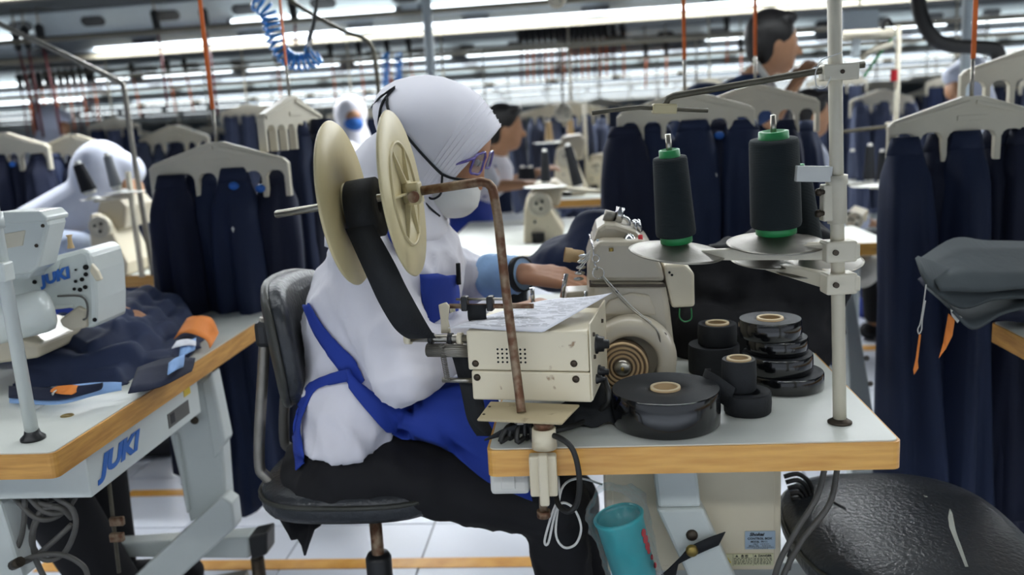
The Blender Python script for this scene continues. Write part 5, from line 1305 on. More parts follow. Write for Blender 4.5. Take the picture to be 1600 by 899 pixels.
# sleeve cover and cuff band on the far forearm
fd = (wrF - elF).normalized(); a_ = lerp(elF, wrF, .42)
rows = []
for j in range(9):
    f = j / 8; c = lerp(a_, wrF - fd * .008, f); r = lerp(.050, .034, f) * (1 + .05 * sin(j * 2.4)); e1 = fd.cross(UP).normalized(); e2 = fd.cross(e1)
    rows.append([c + (e1 * cos(t) + e2 * sin(t)) * r * (1 + .04 * sin(5 * t + j)) for t in [2 * pi * k / 24 for k in range(24)]])
sv = build(MB().loft(rows), 'sleeve_cover', m_cuff, wm)
build(MB().lathe([(.033, -.008), (.0365, -.008), (.0365, .006), (.033, .006)], wrF - fd * .012, fd, 24), 'cuff_elastic', m_tape, sv)
# --- apron
ap = None
def surf_strip(tree, left, right, nm, m, par, off=.006, th=.003, k=6, Y=1.45, cross=4):
    L_ = smooth_path([V((x, y, 0)) for x, y in left], k); R2 = smooth_path([V((x, y, 0)) for x, y in right], k); rows = []
    for a, b in zip(L_, R2): rows.append([hit(tree, lerp(a.x, b.x, f), lerp(a.y, b.y, f), off, Y) for f in [i / cross for i in range(cross + 1)]])
    return build(MB().grid(rows), nm, m, par, solid=th)
top = [(544, 574), (566, 600), (590, 618), (625, 622), (662, 616), (715, 606), (770, 600)]
bot = [(548, 604), (575, 642), (616, 690), (662, 697), (705, 715), (760, 755), (832, 782)]
rows = []
for a, b in zip(smooth_path([V((x, y, 0)) for x, y in top], 5), smooth_path([V((x, y, 0)) for x, y in bot], 5)):
    r_ = []
    for f in (0, .2, .4, .6, .8, 1):
        r_.append(hit(TRK, lerp(a.x, b.x, f), lerp(a.y, b.y, f), .012, 1.45))
    p0 = r_[0]; far = V((p0.x, 1.86, min(p0.z, .66)))
    lead = [lerp(p0, far, f) + UP * .012 * sin(pi * f) for f in (1, .66, .33)]
    rows.append(lead + r_)
for i, r_ in enumerate(rows):      # soften depth jumps between neighbours
    for j in range(len(r_)):
        if 0 < i < len(rows) - 1: r_[j] = (rows[i - 1][j] + r_[j] * 2 + rows[i + 1][j]) / 4
ap = build(MB().grid(rows), 'apron_skirt', m_blue, wm, solid=.004)
surf_strip(JB, [(478, 478), (491, 512), (512, 548), (540, 590), (556, 612)], [(487, 474), (506, 505), (530, 535), (556, 560), (572, 592)], 'apron_back_strap', m_blue, ap)
surf_strip(TRK, [(548, 574), (520, 582), (490, 598), (470, 632), (458, 664), (462, 700), (466, 738)], [(556, 592), (520, 600), (496, 612), (482, 640), (474, 668), (478, 700), (480, 726)], 'apron_tie', m_blue, ap, Y=1.5, off=.007)
surf_strip(JB, [(592, 330), (596, 345), (606, 372), (620, 398)], [(604, 326), (612, 340), (622, 366), (630, 392)], 'apron_neck_strap', m_blue, ap)
bib = surf_strip(TRK, [(652, 432), (655, 470), (664, 510)], [(702, 428), (708, 465), (700, 510)], 'apron_bib', m_blue, ap, off=.012)
for y_ in (484, 497): o_ = hit(TRK, 690, y_, .0175); text('RIN', .015, o_, hit(TRK, 706, y_ - 3, .0175) - o_, UP, m_letcream, 'embroidery', ap, bold=.0005)
build(MB().cyl(hit(TRK, 702, 415, .018), hit(TRK, 703, 442, .018), .004, n=8), 'pen', m_hdark, wm)
# --- headscarf: hood shell with stitched visor, plus drape
def himg(cx, cy, h, ang, yh, n=40, e=2.2):
    c = P(cx, cy, YW); s = YW / F_PX * 1.0; d = V((cos(radians(ang)), 0, sin(radians(ang)))); out = []
    for k in range(n):
        t = 2 * pi * k / n; ct, st = cos(t), sin(t)
        out.append(c + d * (h * s * ct) + V((0, yh * abs(st) ** .95 * (1 if st >= 0 else -1), 0)))
    return out
hood = [himg(592, 206, 8, 110, .020), himg(596, 204, 34, 108, .060), himg(606, 203, 56, 104, .086), himg(628, 206, 80, 95, .102), himg(654, 212, 94, 78, .107), himg(676, 223, 102, 62, .107)]
base_r = [(690, 232, 100, 54, .105), (698, 238, 97, 51, .102), (706, 243, 93, 48.5, .097), (713, 248, 89, 46.5, .093), (719, 252, 85.5, 45, .088), (724, 255.5, 82.5, 44, .084), (728, 258, 80, 43.5, .080)]
for i in range(len(base_r) - 1):
    for f in (0, .5):
        q = [lerp(a, b, f) for a, b in zip(base_r[i], base_r[i + 1])]; b = 1.3 if f == .5 else -.8
        hood.append(himg(q[0], q[1], q[2] + b, q[3], q[4] + b * .0009))
hood.append(himg(*base_r[-1])); hood.append(himg(726, 257, 78.5, 43.5, .078)); hood.append(himg(716, 250, 80, 45, .080))
hood_rows = [himg(lerp(690, 727, f), lerp(232, 257.5, f), interp([(0, 102.2), (.5, 93.1), (1, 82.2)], f), interp([(0, 54), (.45, 48), (1, 43.6)], f), interp([(0, .1080), (.45, .0993), (1, .0833)], f)) for f in (.12, .26, .40, .54, .68, .82, .95)]
ho = build(MB().grid(hood, closed=True), 'headscarf_hood', m_hijab, wm, solid=.0025, sub=1); displace(ho, .09, .007); freeze(ho)
dr = [ering(590, 668, 196, 1.62, .08), ering(556, 690, 232, 1.62, .105), ering(542, 692, 265, 1.62, .110), ering(532, 690, 297, 1.62, .120), ering(522, 696, 328, 1.62, .145), ering(514, 705, 358, 1.62, .168), ering(508, 706, 382, 1.62, .178)]
for j, r_ in enumerate(dr):
    for k, p in enumerate(r_):
        a = 2 * pi * k / len(r_); am = .006 * min(1, j / 3); p.y += am * sin(9 * a + j * .5); p.x += am * .8 * sin(7 * a - j * .4)
do = build(MB().loft(dr), 'headscarf_drape', m_hijab, wm, sub=1); freeze(do)
for q_ in hood_rows: build(MB().tube(q_, .0011, 6, closed=True), 'visor_stitching', m_hijab, ho)
HB = bvh([ho, do])
mask_c = P(699, 301, YW); mrot = Matrix.Rotation(radians(14), 3, 'Y'); rows = []
for j in range(17):
    ph = pi * (.06 + .88 * j / 16); row = []
    for k in range(25):
        th = radians(-112) + radians(224) * k / 24; rd_ = 1 + (.022 if j % 4 == 2 else 0)
        row.append(mask_c + mrot @ V((.060 * sin(ph) ** .7 * cos(th) * rd_, .080 * sin(ph) ** .6 * sin(th) * rd_, .043 * cos(ph))))
    rows.append(row)
mko = build(MB().grid(rows), 'face_mask', m_mask, wm, solid=.002)
def on_head(pts, r, nm, m, off=.003):
    return build(MB().tube(smooth_path([hit(HB, x, y, off, 1.52) for x, y in pts], 4), r, 7), nm, m, wm)
on_head([(617, 139), (600, 160), (595, 180), (595, 202), (606, 225)], .0024, 'mask_cord', m_tape)
on_head([(606, 155), (607, 170), (618, 192), (632, 208), (655, 235), (678, 260), (690, 271)], .0026, 'mask_cord', m_tape)
build(strip([hit(HB, 581, 166, .004), hit(HB, 598, 154, .005), hit(HB, 617, 140, .004)], V((.002, 0, .003))), 'cord_tail', m_tape, wm, solid=.002)
mc = lambda x, y, Yq: P(x, y, Yq)
build(MB().tube(smooth_path([hit(HB, 690, 271, .003, 1.53), mc(704, 278, 1.535), mc(722, 281, 1.545), mc(743, 281, 1.57)], 5), .0024, 7), 'mask_top_cord', m_tape, mko)
build(MB().tube(smooth_path([mc(691, 274, 1.53), mc(690, 290, 1.53), mc(688, 304, 1.53), mc(677, 311, 1.535), mc(668, 308, 1.54)], 5), .0020, 7), 'mask_ear_loop', m_tape, mko)
build(MB().tube(smooth_path([mc(662, 315, 1.53), mc(674, 327, 1.53), mc(687, 338, 1.54)], 5), .0020, 7), 'mask_lower_cord', m_tape, mko)
# spectacles
gl = thing('spectacles', 'purple framed spectacles worn by the woman in white', 'spectacles', P(742, 262, 1.56))
for cor, Ya, Yb in (([(733, 270), (743, 243), (760, 237), (750, 273)], 1.535, 1.57), ([(757, 262), (764, 240), (771, 236), (764, 263)], 1.64, 1.68)):
    cp = [P(x, y, Ya if k < 2 else Yb) for k, (x, y) in enumerate(cor)]; rim_ = []
    for k in range(4):
        p, q = cp[k], cp[(k + 1) % 4]; rim_ += [lerp(p, q, .18), lerp(p, q, .5), lerp(p, q, .82)]
    rim_ = smooth_path(rim_, 3, True); c = sum(rim_, V((0, 0, 0))) / len(rim_)
    ro = build(MB().tube(rim_, .0024, 7, closed=True), 'rim', m_purple, gl)
    build(MB().add(rim_ + [c], [(k, (k + 1) % len(rim_), len(rim_)) for k in range(len(rim_))]), 'lens', m_glass, ro, solid=.001)
build(MB().tube([P(742, 247, 1.535), P(728, 252, 1.53), P(708, 258, 1.535)], .0026, 6, flat=1.8), 'temple', m_purple, gl)
build(MB().tube([P(757, 246, 1.575), P(761, 246, 1.63)], .002, 6), 'bridge', m_purple, gl)

# ---- operator at the left table (hands, sleeves, legs show)
lo_ = thing('person', 'operator mostly hidden behind the left machine, hands on navy cloth', 'person', V((P(-60, 700, 1.85).x, 1.85, 0)))
sL = ST(P(-150, 480, 1.9))
bt = V((-1.62, 1.95, 0))
b2 = MB(); b2.cap(bt + V((0, 0, .52)), bt + V((.06, 0, .98)), .13, .14); b2.ell(bt + V((.12, 0, 1.22)), (.09, .08, .115)); b2.cap(bt + V((.08, 0, 1.0)), bt + V((.10, 0, 1.14)), .05, .05)
w1, w2 = PZ(22, 528, .81), PZ(140, 492, .84)
for w_, yy in ((w1, -.16), (w2, .16)):
    s_ = bt + V((.06, yy, .98)); el = V((lerp(s_.x, w_.x, .45), lerp(s_.y, w_.y, .4), .80)); b2.cap(bt + V((.05, 0, .95)), s_, .07, .06); b2.cap(s_, el, .05, .04); b2.cap(el, w_, .036, .024)
hand(b2, w1, V((1, -.15, -.05)), V((0, 0, 1)), .16, .45); hand(b2, w2, V((1, -.1, -.08)), V((0, -.3, 1)), .16, .5, thumb_side=-1)
lk = [(V((-1.08, 1.84, .52)), V((P(170, 840, 1.9).x, 1.90, .16))), (V((-1.06, 2.06, .52)), V((P(240, 800, 2.1).x - .12, 2.08, .14)))]
for k_, f_ in lk: b2.cap(bt + V((0, k_.y - bt.y, .52)), k_, .08, .06); b2.cap(k_, f_, .05, .035); b2.cap(f_ - UP * .02, f_ + V((.15, 0, -.02)), .035, .028)
lbo = build(b2, 'body', m_skin, lo_); remesh(lbo, .006, 2, .5); freeze(lbo)
b3 = MB(); b3.cap(bt + V((0, 0, .50)), bt + V((.06, 0, 1.0)), .16, .155)
for w_, yy in ((w1, -.16), (w2, .16)):
    s_ = bt + V((.06, yy, .98)); el = V((lerp(s_.x, w_.x, .45), lerp(s_.y, w_.y, .4), .80)); b3.cap(s_, el, .07, .058); b3.cap(el, lerp(el, w_, .92), .056, .040)
o = build(b3, 'jacket', m_blue, lo_); remesh(o, .012, 4); freeze(o)
b3 = MB()
for k_, f_ in lk: b3.cap(bt + V((0, k_.y - bt.y, .52)), k_, .10, .08); b3.cap(k_, lerp(k_, f_, .9), .078, .068)
o = build(b3, 'trousers', m_black, lo_); remesh(o, .012, 4); freeze(o)
b3 = MB(); b3.ell(bt + V((.11, 0, 1.22)), (.115, .10, .14)); b3.cap(bt + V((.06, 0, 1.0)), bt + V((.09, 0, 1.15)), .13, .09); o = build(b3, 'headscarf', m_hijab, lo_); remesh(o, .012, 4); freeze(o)
for k_, f_ in lk:
    c0 = f_ + V((-.03, 0, -.03)); c1 = f_ + V((.20, 0, -.015))
    sh_ = build(MB().cap(c0, c1, .050, .036, flat=.9), 'shoe', m_shoe, lo_)
    build(MB().tube([c0 + V((-.05, 0, -.036)), c0 + V((.06, 0, -.046)), c1 + V((-.04, 0, -.036)), c1 + V((.03, 0, -.022))], [.03, .042, .040, .02], 12, flat=.30, ref=(0, 1, 0)), 'sole', m_sole, sh_)
pd = thing('treadle', 'grey foot treadle plate under the left table', 'pedal', V((lk[0][1].x + .08, 1.98, .05)))
build(MB().box(V((lk[0][1].x + .08, 1.98, .055)), (.30, .34, .02), Matrix.Rotation(radians(-8), 3, 'Y')), 'plate', m_alu, pd, bevel=.004)
build(MB().cyl(V((lk[0][1].x + .12, 1.8, .02)), V((lk[0][1].x + .12, 2.16, .02)), .02, n=10), 'pivot_bar', m_screw, pd)

# ---- background people
def bg_person(label, head, Y, hs, kind, lean=(.0, 0), arm=None, shirt=m_hijab2, scarf=None, hairm=None, face=1, mask=None, apron=None, sleeve=None, down=.62, arm2=None, stripe=None, sk=m_skin2, bun=False, tw=.19, label_s=None):
    """head: px centre of the head; hs: head height in metres; face: +1 looks to the right of the picture"""
    h = P(*head, Y); k = hs / .24; r = thing('person', label, 'person', V((h.x, Y, 0)))
    f = (V((face, -.15, -.12)) if abs(face) > .5 else V((face, -1, -.1))).normalized(); nk = h + V((-.03 * face + lean[0] * .15, 0, -.15)) ; ch_ = nk + V((lean[0] * .5, 0, -.16)); stand = kind == 't'; hp_ = ch_ + V((lean[0] * .8, 0, -.36)); hp_.z = .88 if stand else .53; hp_.x = min(max(hp_.x, ch_.x - .15), ch_.x + .15)
    b = MB(); b.ell(h, (.088 * k, .074 * k, .115 * k)); b.ell(h + f * .035 * k - UP * .06 * k, (.045 * k, .045 * k, .05 * k)); b.cap(h + f * .085 * k, h + f * .10 * k - UP * .028 * k, .008, .013, 8)
    b.ell(h + V((-.005 * face, -.074 * k, -.01)), (.017, .008, .028))
    b.cap(h - UP * .06, nk, .045, .055); b.cap(ch_, hp_, .10, .11)
    lg = MB()
    for sg in (-1, 1):
        a_ = hp_ + V((0, sg * .09, -.02)); kn_ = (hp_ + V((.02 * face, sg * .10, -.42))) if stand else (hp_ + V((.38 * face, sg * .10, -.03))); ft_ = V((kn_.x + .02 * face, kn_.y, .07))
        for q, e in ((b, .6), (lg, 1)): q.cap(a_, kn_, .09 * e, .07 * e); q.cap(kn_, ft_ + UP * (.06 if e == 1 else 0), .065 * e, .055 * e)
        b.cap(ft_ - UP * .03, ft_ + V((.14 * face, 0, -.035)), .035, .03)
    lo2 = build(lg, 'trousers', m_black, r); remesh(lo2, .012, 4); freeze(lo2)
    for sg in (-1, 1):
        kx = hp_.x + (.04 if stand else .40) * face; build(MB().cap(V((kx - .03 * face, hp_.y + sg * .10, .045)), V((kx + .15 * face, hp_.y + sg * .10, .04)), .045, .038), 'shoe', m_shoe, r)
    if not stand:
        st_ = thing('stool', 'black stool beneath the ' + label, 'stool', V((hp_.x, hp_.y, 0)), 0, 'stools of the background workers')
        build(cushion(V((hp_.x, hp_.y, .385)), (.17, .17), .05, V((1, 0, 0)), V((0, 1, 0)), UP, .006, 2.4), 'seat', m_vinyl, st_)
        for q in range(4): build(MB().cyl(V((hp_.x + .13 * (1 if q % 2 else -1), hp_.y + .13 * (1 if q > 1 else -1), 0)), V((hp_.x + .11 * (1 if q % 2 else -1), hp_.y + .11 * (1 if q > 1 else -1), .37)), .012, n=8), 'leg', m_blackpl, st_)
    arms = []
    for sg, a in ((-1, arm), (1, arm2)):
        s_ = nk + V((lean[0] * .1, sg * tw * .85, -.07))
        if a: e_, w_ = P(*a[0], Y + sg * tw), P(*a[1], Y + sg * tw * .8)
        else: e_ = s_ + V((.03 * face, sg * .03, -.26)); w_ = e_ + V((.22 * face, -.02 * sg, -.04))
        arms.append((s_, e_, w_)); b.cap(nk - UP * .08, s_, .06, .05); b.cap(s_, e_, .046, .036); b.cap(e_, w_, .034, .024)
        hand(b, w_, (w_ - e_), V((0, -.4, 1)), .15, .5, thumb_side=sg)
    o = build(b, 'body', sk, r); remesh(o, .009, 2, .5); freeze(o)
    b = MB(); b.cap(nk - UP * .07, ch_, .11, .125, flat=1.0); b.ell(ch_ + UP * .05, (.125, tw, .12)); b.cap(ch_, hp_, .13, .135); b.ell(hp_, (.14, tw * .9, .12))
    for s_, e_, w_ in arms:
        b.cap(s_, lerp(s_, e_, 1 if sleeve != 'short' else .62), .064, .056)
        if sleeve != 'short': b.cap(e_, lerp(e_, w_, .85), .054, .04)
    o = build(b, 'shirt', shirt, r); remesh(o, .012, 4); displace(o, .12, .015); freeze(o)
    so = o
    if scarf:
        b = MB(); rows = [[h + V((0, 0, 0)) + V((x * face * k, y * k, z * k)) for x, y, z in rg] for rg in []]
        b.ell(h + V((-.015 * face, 0, .012)), (.108 * k, .095 * k, .128 * k)); b.cap(h + V((-.03 * face, 0, -.06)), ch_ + V((-.01 * face, 0, .10)), .10 * k, .15, 16)
        b.cap(h + V((.0, 0, .06 * k)), h + V((.085 * face, 0, .035)) * 1, .07 * k, .055 * k)
        o = build(b, 'headscarf', scarf, r); remesh(o, .010, 5); freeze(o)
        build(MB().ell(h + f * (.085 if abs(face) > .5 else .062) * k - UP * (.03 if abs(face) > .5 else -.005), (.035 * k, .058 * k, .055 * k) if abs(face) > .5 else (.055 * k, .045 * k, .05 * k)), 'face', sk, r)
    if hairm:
        b = MB(); b.ell(h + V((-.016 * face, 0, .030 * k)), (.094 * k, .083 * k, .100 * k)); b.ell(h + V((-.045 * face, 0, -.005)), (.062 * k, .08 * k, .085 * k))
        if bun: b.ell(h + V((-.115 * face, 0, .0)), (.045, .045, .045))
        b.ell(h + V((.045 * face, 0, .088 * k)), (.05 * k, .066 * k, .028 * k))
        o = build(b, 'hair', hairm, r); remesh(o, .008, 3); freeze(o)
    if mask: build(MB().ell(h + f * .068 * k - UP * .045 * k, (.064 * k, .055 * k, .055 * k)), 'face_mask', mask, r)
    if apron:
        SB = bvh([so]); m0 = ch_ + V((.0, 0, .08))
        b = MB(); b.ell(ch_ + V((.02 * face, 0, -.14)), (.135, tw * .98, .16)); b.ell(hp_ + V((.02 * face, 0, .0)), (.155, tw * .95, .14)); o = build(b, 'apron', apron, r); remesh(o, .012, 4); freeze(o)
        for sg in (-1, 1): build(MB().tube(smooth_path([ch_ + V((.10 * face, sg * .09, -.02)), ch_ + V((.10 * face, sg * .10, .07)), nk + V((.02 * face, sg * .10, -.035)), nk + V((-.08 * face, sg * .09, -.08)), ch_ + V((-.128 * face, sg * .07, -.02))], 4), .016, 8, flat=.4), 'apron_strap', apron, r)
    if stripe:
        SB = bvh([so])
        build(MB().tube(smooth_path([hit(SB, x, y, .006, Y - tw) for x, y in stripe], 4), .014, 8, flat=.35), 'sleeve_stripe', m_whitepl, r)
    return r
bg_person('woman in bluish white headscarf bent over a machine at the left', (168, 283), 3.35, .27, 's', lean=(-.35, 0), arm=((118, 385), (205, 398)), shirt=m_shirt2, scarf=m_hijab2, face=1, arm2=((140, 390), (225, 400)))
bg_person('woman with tied black hair, white shirt and blue apron looking right', (789, 200), 4.4, .235, 's', lean=(-.30, 0), arm=((770, 292), (815, 288)), shirt=m_hijab, hairm=m_hair, apron=m_blue, sleeve='short', bun=True, arm2=((800, 285), (838, 270)))
bg_person('distant woman in white headscarf with a blue face mask', (549, 182), 6.0, .25, 's', shirt=m_hijab, scarf=m_hijab, mask=m_maskb, face=.3)
bg_person('standing man with short black hair in a dark blue jersey', (1208, 68), 3.8, .272, 't', shirt=m_jersey, hairm=m_hair, face=1, arm=((1205, 190), (1245, 128)), lean=(-.40, 0), stripe=[(1180, 98), (1190, 112), (1203, 135), (1210, 160)], sleeve='short', tw=.20)
bg_person('dark haired worker bent low behind the cream pole', (1268, 178), 4.3, .23, 's', shirt=m_hijab2, hairm=m_hair, face=1)
bg_person('worker in pale headscarf seen behind the right steel column', (1512, 128), 5.0, .25, 's', shirt=m_hijab2, scarf=m_hijab2, face=-1)
bg_person('distant worker in white headscarf above the hangers at far left', (84, 192), 7.0, .25, 's', shirt=m_hijab2, scarf=m_hijab2, face=1)

# ================================================================ MIDDLE GROUND
t2 = sewing_table(-.545, .045, 3.0, 4.1, 'white sewing table in the middle distance behind the seated woman')
t3 = sewing_table(.43, 1.02, 2.98, 3.42, 'white sewing table behind the pole at right with honey edge')
t4 = sewing_table(-1.67, -1.08, 2.92, 4.0, 'white sewing table in front of the bluish headscarf woman')
t5 = sewing_table(-.30, .40, 5.0, 5.7, 'far sewing table beside the woman with tied hair')
for tb_, s0, s1, a, b in ((t2, -.545, .045, 3.0, 4.1), (t3, .43, 1.02, 2.98, 3.42), (t4, -1.67, -1.08, 2.92, 4.0), (t5, -.3, .4, 5.0, 5.7)):
    for s in (s0 + .12, s1 - .1):
        for t in (a + .12, b - .12): build(GB(MB(), s - .025, s + .025, t - .02, t + .02, 0, .705), 'leg', m_mach, tb_, bevel=.004)
    build(GB(MB(), s0 + .12, s0 + .16, a + .12, b - .12, .10, .14), 'stretcher', m_mach, tb_)
# motor disc and slanted leg under the right table
md = thing('motor_pulley', 'grey motor pulley disc under the right middle table', 'motor', P(1345, 440, 3.05))
build(MB().lathe([(0, -.02), (.03, -.022), (.066, -.012), (.07, -.004), (.07, .01), (0, .01)], P(1345, 420, 3.05), GV, 32), 'disc', m_alu, md)
build(MB().cyl(P(1345, 420, 3.06), P(1345, 420, 3.06) + GV * .2, .05, n=20), 'motor_body', m_greycab, md)
build(GB(MB(), ST(P(1345, 420, 3.1))[0] - .02, ST(P(1345, 420, 3.1))[0] + .02, ST(P(1345, 420, 3.1))[1], ST(P(1345, 420, 3.1))[1] + .1, P(1345, 420, 3.1).z, .705), 'motor_bracket', m_greycab, md)
sl = thing('slanted_leg', 'slanted pale table leg board standing right of the cream pole', 'table leg', V((P(1352, 650, 2.42).x, 2.42, 0)))
a_ = [(1318, 452), (1333, 448), (1364, 640), (1372, 790), (1330, 790), (1330, 640)]
pts = [P(x, y, 2.42) for x, y in a_]; b2 = [p + GV * .05 for p in pts]; n = len(pts)
build(MB().add(pts + b2, [list(range(n))[::-1], list(range(n, 2 * n))] + [(k, (k + 1) % n, n + (k + 1) % n, n + k) for k in range(n)]), 'board', m_mach, sl, bevel=.004)
for x, y in ((1350, 560), (1356, 600)): build(MB().cyl(P(x + 4, y, 2.415), P(x + 4, y, 2.425), .008, n=10), 'bolt', m_alu, sl)
bq = PZ(1368, 486, 0); bl = thing('blue_crate', 'blue crate on the floor beyond the right middle table', 'crate', bq)
build(MB().box(bq + UP * .012, (.30, .34, .02)).box(bq + V((0, -.16, .06)), (.30, .02, .10)).box(bq + V((0, .16, .06)), (.30, .02, .10)).box(bq + V((-.14, 0, .06)), (.02, .32, .10)).box(bq + V((.14, 0, .06)), (.02, .32, .10)), 'tray', m_blue, bl)
for k in (-1, 1): build(MB().tube([bq + V((.15 * k, -.05, .08)), bq + V((.165 * k, -.05, .10)), bq + V((.165 * k, .05, .10)), bq + V((.15 * k, .05, .08))], .006, 6), 'handle', m_blue, bl)

# small overlock machines of the middle ground
def small_overlock(wx, wy, Y, label, sc=1.0, base_py=None):
    c = P(wx, wy, Y); z0 = .751; k = sc; r = thing('overlock_machine', label, 'sewing machine', V((c.x + .03, c.y, z0)), -ROW_A, None)
    h = c.z - z0
    def q(x, z): return (x * k, z)
    pts = [(-.055 * k, 0), (.10 * k, 0), (.11 * k, .045), (.055 * k, h * .95), (.01, h * 1.25), (-.03 * k, h * 1.25), (-.045 * k, h * .9), (-.05 * k, h * .45)]
    M0 = mw(r); o = c + V((0, 0, -h))
    build(MB().prism(pts, V((o.x, o.y + .20, z0)), GU, UP, .18), 'base_casting', m_cream, r, bevel=.008)
    build(MB().prism([(.0, h * .9), (.10 * k, h * .9), (.12 * k, h * 1.35), (.09 * k, h * 1.55), (.0, h * 1.5), (-.02, h * 1.2)], V((o.x, o.y + .26, z0)), GU, UP, .20), 'head_casting', m_cream2, r, bevel=.01)
    wh = build(MB().lathe([(0, -.012), (.012 * k, -.012), (.014 * k, -.006), (.036 * k, -.004), (.045 * k, -.010), (.049 * k, -.004), (.049 * k, .016), (0, .016)], c, GV, 28), 'handwheel', m_plast, r)
    for dx, dz in ((-.012, .006), (.010, .012), (.004, -.014)): build(MB().cyl(c + V((dx, -.014, dz)), c + V((dx, -.008, dz)), .006 * k, n=10), 'wheel_hole', m_hdark, wh)
    build(MB().box(V((o.x - .01, o.y + .012, z0 + .022)), (.05 * k, .03, .035)), 'looper_opening', m_hdark, r, bevel=.003)
    for dx, dz in ((-.02, h * .55), (.03, h * .4)): build(MB().cyl(V((o.x + dx, o.y + .017, z0 + dz)), V((o.x + dx, o.y + .022, z0 + dz)), .005, n=8), 'bolt', m_hdark, r)
    return r
small_overlock(843, 320, 3.28, 'cream overlock machine with round wheel on the middle table', .95)
small_overlock(156, 355, 3.02, 'cream overlock machine with round wheel in front of the bluish headscarf', .80)
small_overlock(1335, 345, 3.4, 'cream machine standing behind the cream pole at right', .7)
small_overlock(885, 245, 5.2, 'pale machine on the far table beside the woman with tied hair', 1.2)
small_overlock(930, 262, 5.4, 'second pale machine on the far table behind the thread cones', 1.0)
# distant cones and their saucers
def saucer(px, py, Y, R, label, arm=None, pole=None):
    c = P(px, py, Y); r = thing('spool_saucer', label, 'spool saucer', c)
    build(MB().lathe([(0, .010), (.014, .010), (R * .6, .002), (R, 0), (R, -.002), (R * .6, -.001), (0, .004)], c, UP, 28), 'saucer', m_whitepl, r)
    if arm:
        e = P(*arm, Y); build(MB().tube([c - UP * .004, e], .009, 8, flat=.6), 'arm', m_plast, r)
        if pole: build(MB().cyl(V((e.x, e.y, .751)), V((e.x, e.y, P(arm[0], pole, Y).z)), .010, n=12), 'pole', m_plast, r)
    return c
gk = 'black thread cones in the background'
def far_cone(px, py0, py1, Y, rpx, label, tilt=0., m=m_thread2):
    b = P(px, py1, Y); H = (py1 - py0) * Y / F_PX * .86; s = rpx * Y / F_PX
    thread_cone(b - UP * .010, V((tilt, 0, 1)).normalized(), s, s * .7, H, label, mt=m, mg=m_whitepl, pin=False, grp=gk)
saucer(852, 291, 3.35, .085, 'white saucer above the middle overlock machine', (948, 300), 268); far_cone(853, 236, 288, 3.35, 8, 'black cone on the white saucer above the middle machine')
saucer(905, 297, 3.45, .075, 'second white saucer right of the middle machine', (948, 300)); far_cone(905, 222, 293, 3.45, 9, 'tall leaning black cone right of the middle machine', -.22)
far_cone(818, 262, 292, 4.5, 9, 'short black cone at the far table edge, left of two'); far_cone(830, 262, 292, 4.5, 9, 'short black cone at the far table edge, right of two')
far_cone(858, 190, 222, 5.4, 6, 'beige cone above the far machine, left of two', 0, m_core); far_cone(892, 186, 220, 5.4, 6, 'beige cone above the far machine, right of two', 0, m_core)
saucer(875, 222, 5.4, .16, 'pale saucer holding two beige cones', (915, 222), 160)
saucer(147, 311, 3.0, .045, 'white saucer under the tilted black cone at left', (205, 306), 268); far_cone(143, 254, 303, 3.0, 12, 'tilted black cone at left before the bluish headscarf', -.28)
saucer(196, 300, 3.0, .065, 'white saucer beside the bluish headscarf', (205, 306)); far_cone(184, 242, 296, 3.0, 9, 'slim grey cone before the bluish headscarf', -.16, m_letgrey)
saucer(1360, 290, 3.3, .075, 'white saucer right of the cream pole', (1397, 292), 40); saucer(1325, 285, 3.4, .06, 'white saucer behind the cream pole', (1397, 292))
far_cone(1358, 226, 285, 3.3, 9, 'tallest black cone right of the cream pole'); far_cone(1377, 236, 286, 3.35, 8, 'black cone right of the cream pole, rightmost'); far_cone(1331, 236, 284, 3.4, 8, 'dark grey cone right of the cream pole, leftmost', 0, m_slate)
# thin thread-guide rods of neighbouring stands
def rod(pts, Y, r, label, m=m_plast, name='guide_pole', base=True):
    pp = [P(x, y, Y) for x, y in pts]
    if base: e = pp[-1]; pp.append(V((e.x + .01, e.y, .751)))
    return tag(build(MB().tube(smooth_path(pp, 3), r, 9), name, m), label, 'guide pole')
rod([(-30, 18), (0, 38), (100, 85), (175, 122), (190, 131), (194, 140), (200, 180), (215, 280)], 3.02, .009, 'thin grey guide rod slanting down at the upper left', m_alu)
rod([(440, -10), (480, 18), (540, 50), (565, 58), (582, 75), (588, 110), (592, 150)], 3.2, .008, 'brownish guide rod bending down left of the white headscarf', m_bronze)
rp = thing('thread_guide', 'cream thread guide arm on the right background pole', 'guide arm', P(1397, 60, 3.3))
build(MB().tube([P(1316, 56, 3.3), P(1396, 52, 3.3)], .020, 4), 'arm', m_plast, rp); build(MB().tube([P(1345, 90, 3.3), P(1365, 78, 3.3), P(1395, 68, 3.3)], .012, 6), 'lower_arm', m_plast, rp)
build(MB().tube(smooth_path([P(1380, 48, 3.3), P(1380, 36, 3.3), P(1388, 30, 3.3), P(1394, 40, 3.3)], 4), .007, 7), 'hook', m_blackpl, rp)
build(MB().tube([P(1398, 54, 3.3), P(1370, 90, 3.3), P(1350, 120, 3.3)], .005, 6), 'green_thread', m_green, rp)
build(MB().box(P(1337, 75, 3.3), (.03, .02, .07)), 'tension_plate', m_ptop, rp, bevel=.006)
build(MB().lathe([(.0125, -.02), (.0125, .02)], P(1397, 118, 3.3), UP, 14), 'red_band', m_red, rp)
build(MB().box(P(1397, 197, 3.3), (.05, .04, .03)), 'clamp', m_plast, rp, bevel=.004)
tag(build(MB().tube([P(1300, 208, 3.3), P(1397, 197, 3.3), P(1470, 190, 3.3)], .007, 7), 'cross_rod', m_bronze), 'thin brass cross rod behind the cream pole', 'rod')
